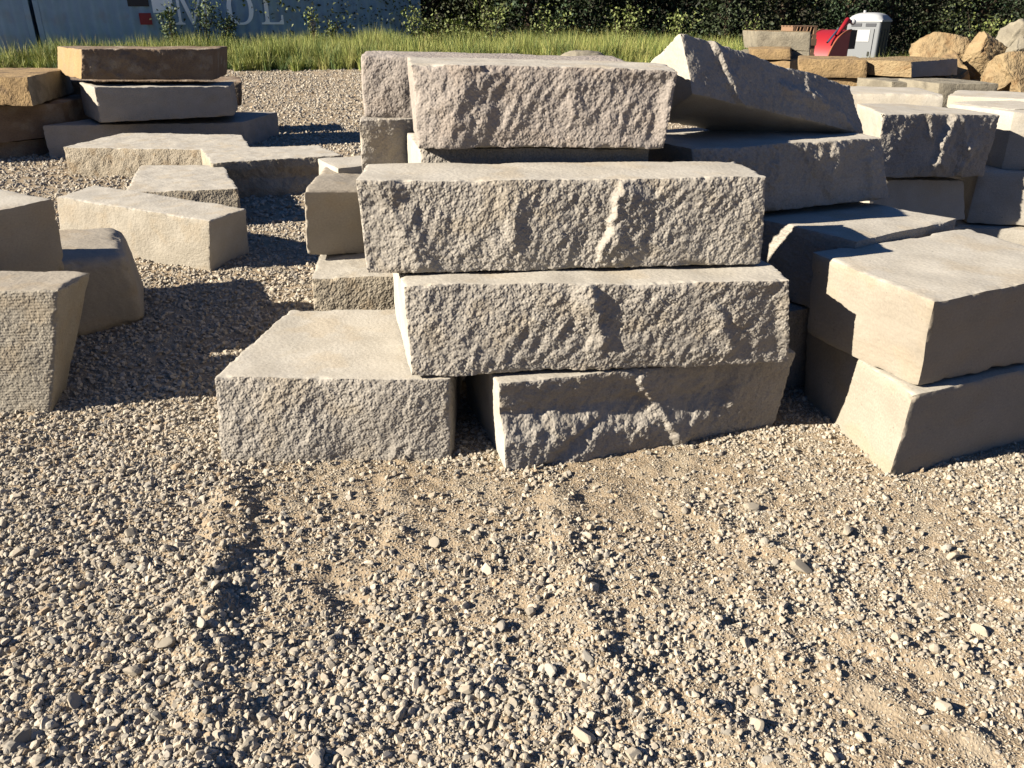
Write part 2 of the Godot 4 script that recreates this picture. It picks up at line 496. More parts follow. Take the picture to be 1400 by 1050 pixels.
# name, label, eight corners (top then bottom: front left, front right, back right, back left), roughness of
# front right back left top bottom, grid step, grid step upwards, edge radius, materials, ridges, saw grooves
var BLOCKS := [
	["limestone_block","low limestone block with bare sawn top forming a step at the front stack",[-1.087,0.357,-2.649,-0.223,0.352,-2.641,-0.223,0.352,-3.381,-0.997,0.357,-3.389,-1.11,-0.02,-2.645,-0.238,-0.02,-2.665,-0.24,-0.02,-3.4,-1,-0.02,-3.38],[0.026, 0.022, 0.01, 0.012, 0.002, 0.004],0.008,0.008,0.006,"grey","cream",[],0],
	["limestone_block","skewed rock-faced limestone block on the ground under the front stack, hollow upper face",[-0.045,0.352,-2.6,1.12,0.352,-2.9,0.93,0.352,-3.5,-0.22,0.352,-3.2,-0.019,-0.02,-2.575,1.085,-0.02,-2.945,0.9,-0.02,-3.53,-0.2,-0.02,-3.2],[0.03, 0.02, 0.01, 0.004, 0.003, 0.02],0.008,0.008,0.007,"grey","cream",[[0, 0.62, 0.75, 0.58, 0.1, 0.13, -0.04], [0.45, 0.85, 0.62, 0.1, 0.03, 0.1, 0.02], [0.12, 0.0, 0.3, 0.42, 0.05, 0.03, -0.02], [0.62, 0.05, 0.74, 0.6, 0.16, 0.06, 0.01]],0],
	["limestone_block","long rock-faced limestone block, second course of the front stack, short ridge midway along",[-0.373,0.702,-2.655,0.991,0.702,-2.706,0.911,0.702,-3.326,-0.503,0.702,-3.255,-0.37,0.362,-2.635,1.045,0.362,-2.765,0.97,0.362,-3.38,-0.5,0.362,-3.25],[0.03, 0.022, 0.01, 0.004, 0.002, 0.004],0.0075,0.0075,0.006,"grey","cream",[[0.47, 0.92, 0.505, 0.35, 0.08, 0.03, 0.022], [0.8, 0.62, 0.84, 0.3, 0.07, 0.03, 0.012]],0],
	["limestone_block","longest rock-faced limestone block, third course of the front stack, pale diagonal scar on its face",[-0.531,1.04,-2.76,0.903,1.035,-2.87,0.877,1.035,-3.209,-0.557,1.04,-3.099,-0.519,0.712,-2.76,0.922,0.715,-2.87,0.896,0.715,-3.209,-0.545,0.712,-3.099],[0.028, 0.02, 0.012, 0.014, 0.002, 0.004],0.0075,0.0075,0.006,"grey","cream",[[0.635, 0.9, 0.595, 0.2, 0.02, 0.14, 0.026], [0.06, 1.0, 0.13, 0.1, 0.14, 0.07, 0.018], [0.38, 0.8, 0.36, 0.25, 0.07, 0.05, 0.01]],0],
	["limestone_block","low limestone block tucked in shade under the top block of the front stack",[-0.366,1.077,-3.24,0.548,1.074,-3.26,0.437,1.074,-3.758,-0.477,1.077,-3.738,-0.368,0.72,-3.24,0.552,0.72,-3.26,0.441,0.72,-3.758,-0.479,0.72,-3.738],[0.01, 0.01, 0.01, 0.004, 0.003, 0.004],0.012,0.012,0.006,"grey","cream",[],0],
	["limestone_block","rock-faced limestone block topping the front stack, smooth flake scar near one end",[-0.377,1.393,-3.18,0.622,1.37,-3.18,0.622,1.37,-3.68,-0.452,1.393,-3.68,-0.362,1.085,-3.18,0.591,1.085,-3.18,0.591,1.085,-3.68,-0.437,1.085,-3.68],[0.026, 0.02, 0.012, 0.01, 0.003, 0.004],0.0075,0.0075,0.008,"mauve","cream",[[0.22, 1.0, 0.12, 0.0, 0.2, 0.16, 0.03], [0.6, 0.9, 0.63, 0.4, 0.07, 0.05, 0.01]],0],
	["limestone_block","rough limestone block standing directly behind the topmost block of the front stack",[-0.671,1.392,-3.8,0.517,1.366,-3.84,0.5,1.366,-4.34,-0.738,1.392,-4.298,-0.669,1.121,-3.8,0.532,1.11,-3.84,0.515,1.11,-4.34,-0.736,1.121,-4.298],[0.028, 0.02, 0.012, 0.02, 0.008, 0.004],0.012,0.012,0.02,"mauve","cream",[],0],
	["limestone_block","brownish broken limestone block under the rear top block of the front stack",[-0.681,1.135,-3.7,0,1.099,-3.96,-0.178,1.099,-4.427,-0.719,1.135,-4.2,-0.679,0.72,-3.7,0,0.72,-3.96,-0.178,0.72,-4.427,-0.718,0.72,-4.2],[0.035, 0.02, 0.012, 0.02, 0.008, 0.004],0.012,0.012,0.01,"grey","cream",[],0],
	["limestone_block","low rock-faced limestone block filling the corner behind the stepped front block",[-0.941,0.43,-3.62,-0.487,0.425,-3.66,-0.57,0.425,-4.255,-1.023,0.43,-4.215,-0.961,-0.02,-3.62,-0.498,-0.02,-3.66,-0.581,-0.02,-4.255,-1.044,-0.02,-4.215],[0.014, 0.01, 0.01, 0.01, 0.006, 0.004],0.01,0.01,0.006,"warm","cream",[],0],
	["limestone_block","limestone block with smooth shaded end and rounded chipped corners beside the third course",[-1.009,0.778,-3.88,-0.727,0.738,-4.1,-0.671,0.738,-4.9,-1.074,0.778,-4.68,-1.022,0.467,-3.88,-0.752,0.405,-4.1,-0.696,0.405,-4.9,-1.086,0.467,-4.68],[0.005, 0.012, 0.012, 0.012, 0.008, 0.01],0.012,0.012,0.022,"dim_stone","dim_stone",[],0],
	["limestone_block","small pale limestone block wedged behind the round-cornered block",[-1.13,0.8,-4.75,-0.95,0.8,-4.45,-0.45,0.8,-4.73,-0.63,0.8,-5.03,-1.13,0.44,-4.75,-0.95,0.44,-4.45,-0.45,0.44,-4.73,-0.63,0.44,-5.03],[0.006, 0.008, 0.01, 0.006, 0.004, 0.004],0.02,0.02,0.008,"cream","cream",[],0],
	["limestone_block","shaded limestone core block of the second course, deep inside the front stack",[-0.42,0.7,-3.3,0.72,0.7,-3.3,0.72,0.7,-4.2,-0.42,0.7,-4.2,-0.42,0.36,-3.42,0.72,0.36,-3.42,0.72,0.36,-4.2,-0.42,0.36,-4.2],[0.008, 0.008, 0.008, 0.008, 0.008, 0.008],0.04,0.04,0.006,"grey","cream",[],0],
	["limestone_block","shaded limestone core block on the ground, deep inside the front stack",[-0.35,0.35,-3.6,0.8,0.35,-3.6,0.8,0.35,-4.25,-0.35,0.35,-4.25,-0.35,-0.02,-3.6,0.8,-0.02,-3.6,0.8,-0.02,-4.25,-0.35,-0.02,-4.25],[0.008, 0.008, 0.008, 0.008, 0.008, 0.008],0.04,0.04,0.006,"grey","cream",[],0],
	["limestone_block","limestone block on the ground carrying the round-cornered block",[-0.96,0.435,-4.25,-0.5,0.435,-4.25,-0.5,0.435,-4.9,-1,0.435,-4.9,-0.96,-0.02,-4.25,-0.5,-0.02,-4.25,-0.5,-0.02,-4.9,-1,-0.02,-4.9],[0.01, 0.01, 0.01, 0.01, 0.01, 0.01],0.04,0.04,0.008,"grey","cream",[],0],
	["limestone_block","rock-faced limestone block right underneath the tilted block",[0.736,1.056,-3.38,1.7,1.044,-3.8,1.461,1.044,-4.35,0.497,1.056,-3.93,0.792,0.765,-3.38,1.796,0.765,-3.8,1.556,0.765,-4.35,0.553,0.765,-3.93],[0.046, 0.02, 0.01, 0.01, 0.003, 0.004],0.008,0.008,0.007,"slate","cream",[[0.72, 0.9, 0.66, 0.2, 0.03, 0.07, 0.018], [0.93, 0.8, 0.88, 0.1, 0.04, 0.08, 0.02], [0.42, 0.7, 0.35, 0.4, 0.05, 0.05, 0.016]],0],
	["limestone_block","thin-looking limestone slab with sunny top and pitted edge, under the shaded rock-faced block",[1.374,0.735,-3.12,1.973,0.735,-3.52,1.652,0.735,-3.976,1.053,0.735,-3.577,1.374,0.41,-3.12,1.973,0.41,-3.52,1.652,0.41,-3.976,1.053,0.41,-3.577],[0.014, 0.012, 0.01, 0.01, 0.002, 0.004],0.01,0.01,0.008,"grey","cream",[],0],
	["limestone_block","shaded limestone block on the ground behind the two smooth sawn blocks",[0.98,0.4,-3.15,1.95,0.4,-3.55,1.75,0.4,-4.2,0.9,0.4,-3.95,0.98,-0.02,-3.2,1.95,-0.02,-3.6,1.75,-0.02,-4.2,0.9,-0.02,-3.95],[0.01, 0.01, 0.01, 0.01, 0.01, 0.01],0.03,0.03,0.006,"grey","cream",[],0],
	["limestone_block","shaded limestone block set back beneath the tilted one",[0.85,0.76,-3.86,1.75,0.76,-4.25,1.75,0.76,-4.6,0.85,0.76,-4.5,0.85,0.41,-3.86,1.75,0.41,-4.25,1.75,0.41,-4.6,0.85,0.41,-4.5],[0.01, 0.01, 0.01, 0.01, 0.01, 0.01],0.03,0.03,0.006,"grey","cream",[],0],
	["limestone_block","tilted limestone block propped at an angle, shaded split face with pale chips",[0.684,1.493,-3.56,1.611,1.25,-4.03,1.545,1.105,-4.382,0.618,1.348,-3.912,0.742,1.259,-3.5,1.698,1.032,-3.99,1.632,0.887,-4.342,0.676,1.113,-3.852],[0.036, 0.014, 0.01, 0.006, 0.004, 0.004],0.008,0.008,0.008,"slate","cream",[[0.17, 1, 0.25, 0, 0.03, 0.05, 0.022], [0.55, 0.55, 0.75, 0.4, 0.05, 0.06, 0.02], [0.84, 0.3, 0.9, 0.1, 0.04, 0.04, 0.016]],0],
	["limestone_block","smooth sawn limestone block with broad flat top, upper one of a corner pair",[1.379,0.705,-2.475,2.194,0.705,-2.868,1.996,0.705,-3.462,1.181,0.705,-3.069,1.439,0.355,-2.565,2.224,0.355,-2.898,1.996,0.355,-3.462,1.211,0.355,-3.069],[0.003, 0.003, 0.003, 0.004, 0.0012, 0.002],0.014,0.014,0.008,"dim_stone","pale",[],2],
	["limestone_block","smooth buff limestone block on the ground, lower one of the corner pair, rounded worn corner",[1.406,0.345,-2.514,2.462,0.345,-2.97,2.331,0.345,-3.709,1.276,0.345,-3.252,1.389,-0.02,-2.52,2.444,-0.02,-2.977,2.354,-0.02,-3.765,1.312,-0.02,-3.22],[0.004, 0.003, 0.003, 0.012, 0.002, 0.004],0.013,0.013,0.018,"dim_stone","pale",[],2],
	["limestone_block","rock-faced limestone block with sunlit top and smooth lit end behind the tilted block",[2.1,1.048,-4.76,2.968,1.005,-5.09,2.811,1.005,-5.672,2.194,1.048,-5.36,2.148,0.688,-4.76,2.961,0.637,-5.09,2.804,0.637,-5.672,2.242,0.688,-5.36],[0.042, 0.02, 0.01, 0.004, 0.002, 0.004],0.011,0.011,0.008,"slate","cream",[[0.58, 0.95, 0.5, 0.2, 0.03, 0.12, 0.034], [0.66, 0.9, 0.74, 0.45, 0.05, 0.04, 0.02], [0.4, 0.95, 0.43, 0.6, 0.04, 0.03, 0.02], [0.78, 0.5, 0.7, 0.1, 0.03, 0.06, 0.02]],0],
	["limestone_block","plain shaded limestone block, second from the ground under the sunlit-topped rough block",[2.134,0.664,-4.82,2.882,0.602,-5.16,2.633,0.602,-5.706,1.886,0.664,-5.366,2.187,0.35,-4.82,2.953,0.35,-5.16,2.705,0.35,-5.706,1.939,0.35,-5.366],[0.006, 0.01, 0.01, 0.006, 0.003, 0.004],0.025,0.025,0.008,"slate","cream",[],0],
	["limestone_block","limestone block at the foot of the rear pile beside the flat slab",[2.232,0.383,-4.82,2.953,0.3,-5.16,2.697,0.3,-5.703,1.976,0.383,-5.363,2.249,-0.02,-4.82,2.976,-0.02,-5.16,2.721,-0.02,-5.703,1.994,-0.02,-5.363],[0.006, 0.01, 0.01, 0.006, 0.003, 0.004],0.04,0.04,0.008,"slate","cream",[],0],
	["limestone_block","cream sawn limestone block next to a narrow dark joint, half in shadow",[3.074,1.006,-5.9,3.176,1.012,-5.35,3.667,1.012,-5.441,3.566,1.006,-5.991,3.162,0.627,-5.9,3.248,0.661,-5.35,3.74,0.661,-5.441,3.654,0.627,-5.991],[0.003, 0.004, 0.004, 0.004, 0.003, 0.004],0.025,0.025,0.012,"buff","cream",[],0],
	["limestone_block","cream sawn limestone block beyond the narrow dark joint",[3.148,1.005,-5.25,4.198,0.995,-4.95,4.048,1.005,-5.65,3.048,1.005,-5.87,3.158,0.645,-5.25,4.208,0.645,-4.95,4.048,0.645,-5.65,3.048,0.645,-5.87],[0.003, 0.004, 0.004, 0.004, 0.003, 0.004],0.025,0.025,0.018,"buff","cream",[],0],
	["limestone_block","large shaded limestone block carrying the jointed cream pair",[2.983,0.654,-5.2,4.283,0.654,-4.85,4.183,0.654,-5.8,3.083,0.654,-6,2.983,0.31,-5.2,4.283,0.31,-4.85,4.183,0.31,-5.8,3.083,0.31,-6],[0.006, 0.006, 0.006, 0.006, 0.006, 0.006],0.03,0.03,0.03,"slate","cream",[],0],
	["limestone_block","shaded limestone block on the ground below the cream pair",[2.923,0.305,-5.15,4.223,0.305,-4.8,4.123,0.305,-5.75,3.023,0.305,-5.95,2.923,-0.02,-5.15,4.223,-0.02,-4.8,4.123,-0.02,-5.75,3.023,-0.02,-5.95],[0.006, 0.006, 0.006, 0.006, 0.006, 0.006],0.05,0.05,0.02,"slate","cream",[],0],
	["limestone_block","pale cream limestone slab with a straight lit face, behind the rough block with lit end",[2.546,1.022,-6.4,3.172,1.024,-6.2,3.318,1.024,-6.888,2.692,1.022,-7.088,2.563,0.62,-6.4,3.19,0.62,-6.2,3.337,0.62,-6.888,2.71,0.62,-7.088],[0.004, 0.02, 0.006, 0.006, 0.003, 0.004],0.025,0.025,0.01,"cream","cream",[],0],
	["limestone_block","pale cream limestone slab notched at one end, next to the straight-faced slab",[3.561,0.959,-6.9,4.06,0.966,-6.5,4.443,0.966,-7.09,3.944,0.959,-7.49,3.586,0.55,-6.9,4.081,0.55,-6.5,4.464,0.55,-7.09,3.969,0.55,-7.49],[0.004, 0.01, 0.006, 0.014, 0.003, 0.004],0.025,0.025,0.01,"cream","cream",[],0],
	["limestone_block","limestone block on the ground carrying the pale cream slab",[2.584,0.615,-6.38,3.149,0.615,-6.18,3.383,0.615,-6.84,2.818,0.615,-7.04,2.606,-0.02,-6.38,3.176,-0.02,-6.18,3.409,-0.02,-6.84,2.84,-0.02,-7.04],[0.006, 0.006, 0.006, 0.006, 0.006, 0.006],0.06,0.06,0.01,"cream","cream",[],0],
	["limestone_block","limestone block on the ground carrying the notched slab",[3.613,0.545,-6.88,4.096,0.545,-6.5,4.529,0.545,-7.05,4.045,0.545,-7.43,3.589,-0.02,-6.88,4.096,-0.02,-6.5,4.529,-0.02,-7.05,4.021,-0.02,-7.43],[0.006, 0.006, 0.006, 0.006, 0.006, 0.006],0.06,0.06,0.01,"cream","cream",[],0],
	["limestone_block","weathered brown-streaked stone block in the row before the red machine",[3.723,1.049,-11.2,4.549,1.04,-11,4.784,1.04,-11.972,4.054,1.049,-12.2,3.777,0.817,-11.2,4.58,0.821,-11,4.816,0.821,-11.972,4.108,0.817,-12.2],[0.03, 0.02, 0.01, 0.02, 0.008, 0.004],0.03,0.03,0.025,"tan","weather",[],0],
	["limestone_block","yellow sandy stone block between brown-streaked and dark-fronted ones",[4.755,1.017,-11.5,5.021,1.032,-10.8,5.932,1.032,-11.499,5.667,1.017,-12.199,4.803,0.816,-11.5,5.059,0.852,-10.8,5.97,0.852,-11.499,5.714,0.816,-12.199],[0.012, 0.02, 0.01, 0.02, 0.006, 0.02],0.03,0.03,0.015,"yellow","weather",[],0],
	["limestone_block","stone block with dark shadowed front beside the boulder heap",[4.974,1.037,-10.7,5.799,1.049,-11.2,5.41,1.049,-12.016,4.354,1.037,-11.376,5.014,0.85,-10.7,5.847,0.844,-11.2,5.458,0.844,-12.016,4.393,0.85,-11.376],[0.02, 0.02, 0.01, 0.006, 0.006, 0.004],0.03,0.03,0.012,"slate","yellow",[],0],
	["limestone_block","low grey slab in front of the yellow sandy block",[4.285,0.875,-9.6,4.842,0.86,-9.6,4.762,0.86,-10.4,4.205,0.875,-10.4,4.328,0.62,-9.6,4.863,0.62,-9.6,4.783,0.62,-10.4,4.248,0.62,-10.4],[0.012, 0.02, 0.01, 0.01, 0.008, 0.004],0.03,0.03,0.012,"weather","weather",[],0],
	["limestone_block","low grey slab with chipped ends at the foot of the boulders",[4.524,0.903,-9,5.159,0.903,-9,5.079,0.903,-9.8,4.444,0.903,-9.8,4.547,0.62,-9,5.185,0.62,-9,5.105,0.62,-9.8,4.467,0.62,-9.8],[0.012, 0.02, 0.01, 0.02, 0.008, 0.004],0.03,0.03,0.012,"weather","weather",[],0],
	["limestone_block","yellow-ended rough grey stone block next to the red machine",[4.343,1.314,-15.5,5.206,1.295,-15.2,5.534,1.295,-16.145,4.352,1.314,-16.5,4.409,1.002,-15.5,5.241,0.989,-15.2,5.569,0.989,-16.145,4.418,1.002,-16.5],[0.03, 0.02, 0.01, 0.01, 0.006, 0.004],0.035,0.035,0.02,"weather","yellow",[],0],
	["limestone_block","short yellow-topped stone block just behind the tilted block",[4.028,1.045,-14.6,4.642,1.063,-14.4,4.951,1.063,-15.351,4.243,1.045,-15.582,4.099,0.873,-14.6,4.668,0.883,-14.4,4.978,0.883,-15.351,4.314,0.873,-15.582],[0.02, 0.02, 0.01, 0.02, 0.02, 0.004],0.035,0.035,0.02,"tan","yellow",[],0],
	["limestone_block","stone block on the ground carrying the brown-streaked and yellow ones",[3.779,0.808,-11.2,5.099,0.821,-11,5.279,0.821,-12.186,3.958,0.808,-12.386,3.81,-0.02,-11.2,5.142,-0.02,-11,5.322,-0.02,-12.186,3.99,-0.02,-12.386],[0.01, 0.01, 0.01, 0.01, 0.01, 0.01],0.08,0.08,0.012,"tan","cream",[],0],
	["limestone_block","stone block on the ground carrying the dark-fronted one",[5.025,0.834,-10.8,5.803,0.815,-11.1,5.443,0.815,-12.033,4.665,0.834,-11.733,5.067,-0.02,-10.8,5.852,-0.02,-11.1,5.492,-0.02,-12.033,4.707,-0.02,-11.733],[0.01, 0.01, 0.01, 0.01, 0.01, 0.01],0.08,0.08,0.012,"tan","cream",[],0],
	["limestone_block","stone block on the ground carrying the two low grey slabs",[4.313,0.767,-9.5,5.36,0.768,-9.3,5.547,0.768,-10.282,4.5,0.767,-10.482,4.317,-0.02,-9.5,5.362,-0.02,-9.3,5.549,-0.02,-10.282,4.505,-0.02,-10.482],[0.01, 0.01, 0.01, 0.01, 0.01, 0.01],0.08,0.08,0.012,"weather","cream",[],0],
	["limestone_block","stone block on the ground carrying the yellow-ended one",[4.097,0.974,-15.6,5.241,0.989,-15.2,5.67,0.989,-16.427,4.526,0.974,-16.827,4.186,-0.02,-15.6,5.355,-0.02,-15.2,5.784,-0.02,-16.427,4.615,-0.02,-16.827],[0.01, 0.01, 0.01, 0.01, 0.01, 0.01],0.08,0.08,0.012,"weather","cream",[],0],
	["limestone_block","stone block on the ground carrying the short yellow-topped one",[4.129,0.857,-14.7,4.67,0.871,-14.4,5.155,0.871,-15.274,4.614,0.857,-15.574,4.129,-0.02,-14.7,4.67,-0.02,-14.4,5.155,-0.02,-15.274,4.614,-0.02,-15.574],[0.01, 0.01, 0.01, 0.01, 0.01, 0.01],0.08,0.08,0.012,"tan","cream",[],0],
	["limestone_block","limestone block with saw-grooved sunlit face and shaded broken end",[-2.962,0.554,-3.04,-1.812,0.554,-3.06,-1.831,0.545,-3.365,-2.981,0.545,-3.345,-3.1,-0.02,-3.02,-1.985,-0.02,-3.05,-2.06,-0.02,-3.33,-3.2,-0.02,-3.35],[0.006, 0.012, 0.006, 0.006, 0.004, 0.016],0.011,0.0042,0.022,"tooled","dim_stone",[[0.7, 0.1, 1.0, 0.22, 0.02, 0.3, 0.0]],1],
	["limestone_block","rounded limestone block in shade next to the saw-grooved block",[-2.33,0.42,-3.88,-2.04,0.4,-4.12,-2.35,0.41,-4.75,-3,0.42,-4.5,-2.33,-0.02,-3.88,-2.06,-0.02,-4.22,-2.3,-0.02,-4.8,-3,-0.02,-4.5],[0.012, 0.012, 0.01, 0.012, 0.012, 0.02],0.016,0.016,0.09,"dim_stone","dim_stone",[],0],
	["limestone_block","block with flat shaded side perched above the rounded block",[-2.274,0.785,-3.439,-2.118,0.785,-3.709,-2.718,0.785,-4.059,-2.874,0.785,-3.789,-2.325,0.425,-3.472,-2.169,0.425,-3.743,-2.769,0.425,-4.093,-2.925,0.425,-3.822],[0.004, 0.004, 0.004, 0.004, 0.003, 0.004],0.02,0.02,0.012,"dim_stone","cream",[],2],
	["limestone_block","long limestone block with bright evenly tooled face and shaded end on the gravel",[-3.306,0.36,-5.821,-1.957,0.345,-5.134,-1.837,0.345,-5.502,-3.259,0.36,-6.291,-3.32,-0.02,-5.75,-2.02,-0.02,-5.16,-1.9,-0.02,-5.62,-2.9,-0.02,-6.35],[0.01, 0.004, 0.006, 0.006, 0.003, 0.004],0.01,0.01,0.01,"tooled","cream",[],0],
	["limestone_block","flat slab lying between the long sunlit block and the mottled one",[-3.04,0.3,-6.309,-2.188,0.3,-6.426,-2.666,0.3,-7.524,-3.445,0.3,-7.564,-3.04,-0.02,-6.309,-2.188,-0.02,-6.426,-2.666,-0.02,-7.524,-3.445,-0.02,-7.564],[0.02, 0.02, 0.01, 0.03, 0.006, 0.006],0.014,0.014,0.009,"warm","cream",[],0],
	["limestone_block","flat-topped limestone slab with mottled shaded face lying on the gravel",[-2.734,0.345,-7.41,-1.627,0.34,-7.861,-1.988,0.34,-8.48,-3.148,0.345,-8.295,-2.734,-0.02,-7.41,-1.627,-0.02,-7.861,-1.988,-0.02,-8.48,-3.148,-0.02,-8.295],[0.03, 0.03, 0.02, 0.01, 0.006, 0.02],0.012,0.012,0.009,"warm","cream",[[0, 0.55, 1, 0.5, 0.1, 0.1, -0.035]],0],
	["limestone_block","long slab with crumbly sunlit face lying on the gravel before the pile",[-4.722,0.3,-8.656,-2.656,0.3,-8.405,-3.144,0.3,-9.625,-4.606,0.3,-9.817,-4.722,-0.02,-8.656,-2.656,-0.02,-8.405,-3.144,-0.02,-9.625,-4.606,-0.02,-9.817],[0.035, 0.03, 0.02, 0.03, 0.006, 0.01],0.014,0.014,0.009,"warm","cream",[],0],
	["limestone_block","thin shaded stone slab at the foot of the pile by the weeds",[-5.567,0.371,-9.85,-3.464,0.314,-10.7,-3.364,0.314,-12,-5.217,0.371,-11.15,-5.567,-0.02,-9.85,-3.464,-0.02,-10.7,-3.364,-0.02,-12,-5.217,-0.02,-11.15],[0.014, 0.02, 0.02, 0.02, 0.01, 0.006],0.02,0.02,0.009,"slate","warm",[],0],
	["limestone_block","limestone block with sunlit sawn end and shaded front, under the orange-ended slab",[-4.874,0.798,-9.9,-3.536,0.754,-10.6,-3.729,0.754,-11.4,-5.452,0.798,-10.7,-4.889,0.4,-9.9,-3.528,0.4,-10.6,-3.721,0.4,-11.4,-5.467,0.4,-10.7],[0.01, 0.01, 0.01, 0.012, 0.006, 0.006],0.016,0.016,0.009,"slate","cream",[],0],
	["limestone_block","dark weathered stone block sticking out behind the sunlit-ended block",[-6.011,0.774,-11.3,-3.784,0.733,-11.9,-4.046,0.733,-12.7,-6.269,0.774,-12.1,-6.033,0.395,-11.3,-3.829,0.395,-11.9,-4.091,0.395,-12.7,-6.29,0.395,-12.1],[0.02, 0.02, 0.02, 0.02, 0.02, 0.02],0.025,0.025,0.03,"brown","brown",[],0],
	["limestone_block","brown weathered stone slab with orange end on top of its pile by the weeds",[-5.035,1.201,-10.1,-3.697,1.181,-10.68,-3.841,1.181,-11.68,-5.836,1.201,-11.1,-5.109,0.873,-10.1,-3.754,0.817,-10.68,-3.898,0.817,-11.68,-5.91,0.873,-11.1],[0.05, 0.008, 0.02, 0.007, 0.012, 0.01],0.016,0.016,0.011,"brown","orange",[[0.3, 1, 0.55, 0.5, 0.1, 0.1, -0.03], [0.15, 0.4, 0.3, 0, 0.05, 0.05, 0.02]],0],
	["limestone_block","yellow-brown stone block with cracked lit face beside the weeds",[-7.068,0.929,-9.75,-5.468,0.929,-9.6,-5.849,0.929,-11.3,-7.449,0.929,-11.45,-7.068,0.615,-9.75,-5.468,0.615,-9.6,-5.849,0.615,-11.3,-7.449,0.615,-11.45],[0.02, 0.006, 0.01, 0.02, 0.008, 0.004],0.022,0.022,0.009,"tan","weather",[],0],
	["limestone_block","dark brown stone slab under the cracked yellow-brown block",[-6.356,0.6,-9.3,-5.488,0.6,-10.25,-5.488,0.6,-11.85,-6.356,0.6,-10.9,-6.356,0.2,-9.3,-5.488,0.2,-10.25,-5.488,0.2,-11.85,-6.356,0.2,-10.9],[0.03, 0.02, 0.02, 0.02, 0.01, 0.01],0.028,0.028,0.025,"brown","brown",[],0],
	["limestone_block","stone slab in shade on the ground under the dark brown slab",[-6.356,0.19,-9.42,-5.588,0.19,-10.37,-5.488,0.19,-11.85,-6.356,0.19,-10.9,-6.356,-0.02,-9.42,-5.588,-0.02,-10.37,-5.488,-0.02,-11.85,-6.356,-0.02,-10.9],[0.02, 0.02, 0.02, 0.02, 0.02, 0.02],0.05,0.05,0.02,"brown","brown",[],0],
	["limestone_block","unseen added limestone block keeping sun off the gravel between the saw-grooved and rounded blocks",[-3,0.418,-3.42,-2.26,0.418,-3.44,-2.32,0.418,-3.84,-3.05,0.418,-3.84,-3,-0.02,-3.42,-2.26,-0.02,-3.44,-2.32,-0.02,-3.84,-3.05,-0.02,-3.84],[0.008, 0.008, 0.008, 0.008, 0.008, 0.008],0.04,0.04,0.01,"dim_stone","dim_stone",[],0],  # added out of sight to block a strip of sun on the ground
]

# ----------------------------------------------------------------- boulders and gravel
func lump(s: int, sub: int, angular: float, squash: Vector3) -> ArrayMesh:
	# an icosphere cut by random planes, so that it has the flat faces of a broken stone
	var t := (1.0 + sqrt(5.0)) / 2.0
	var v := [Vector3(-1, t, 0), Vector3(1, t, 0), Vector3(-1, -t, 0), Vector3(1, -t, 0), Vector3(0, -1, t), Vector3(0, 1, t), Vector3(0, -1, -t), Vector3(0, 1, -t), Vector3(t, 0, -1), Vector3(t, 0, 1), Vector3(-t, 0, -1), Vector3(-t, 0, 1)]
	for i in v.size(): v[i] = v[i].normalized()
	var f := [[0, 11, 5], [0, 5, 1], [0, 1, 7], [0, 7, 10], [0, 10, 11], [1, 5, 9], [5, 11, 4], [11, 10, 2], [10, 7, 6], [7, 1, 8], [3, 9, 4], [3, 4, 2], [3, 2, 6], [3, 6, 8], [3, 8, 9], [4, 9, 5], [2, 4, 11], [6, 2, 10], [8, 6, 7], [9, 8, 1]]
	for k in sub:
		var cache := {}; var nf := []
		for q in f:
			var m := []
			for e in 3:
				var a: int = q[e]; var b: int = q[(e + 1) % 3]
				var key := mini(a, b) * 100000 + maxi(a, b)
				if not cache.has(key):
					cache[key] = v.size(); v.append(((v[a] + v[b]) * 0.5).normalized())
				m.append(cache[key])
			nf.append_array([[q[0], m[0], m[2]], [q[1], m[1], m[0]], [q[2], m[2], m[1]], [m[0], m[1], m[2]]])
		f = nf
	var r := rng(s)
	var planes := []
	for i in (16 if sub > 2 else 7):
		var n := Vector3(r.randfn(), r.randfn(), r.randfn()).normalized()
		planes.append([n, r.randf_range(0.34, 0.74) if sub < 3 else r.randf_range(0.5, 0.80)])
	for i in v.size():
		var p: Vector3 = v[i] * (1.0 + 0.10 * n_big.get_noise_3dv(v[i] * 0.6 + Vector3(s, 0, 0)))
		for pl in planes:
			var d: float = p.dot(pl[0]) - pl[1]
			if d > 0: p -= pl[0] * d * angular
		if sub > 2:
			p += v[i] * (0.05 * n_big.get_noise_3dv(v[i] * 1.2 + Vector3(s * 2.0, 5, 0)) + 0.035 * n_mid.get_noise_3dv(v[i] * 0.28 + Vector3(s, 2, 0)))
		v[i] = p * squash
	var st := SurfaceTool.new(); st.begin(Mesh.PRIMITIVE_TRIANGLES)
	st.set_smooth_group(-1 if sub < 3 else 0)
	for q in f:
		for e in [0, 2, 1]: st.add_vertex(v[q[e]])
	st.generate_normals()
	return st.commit()

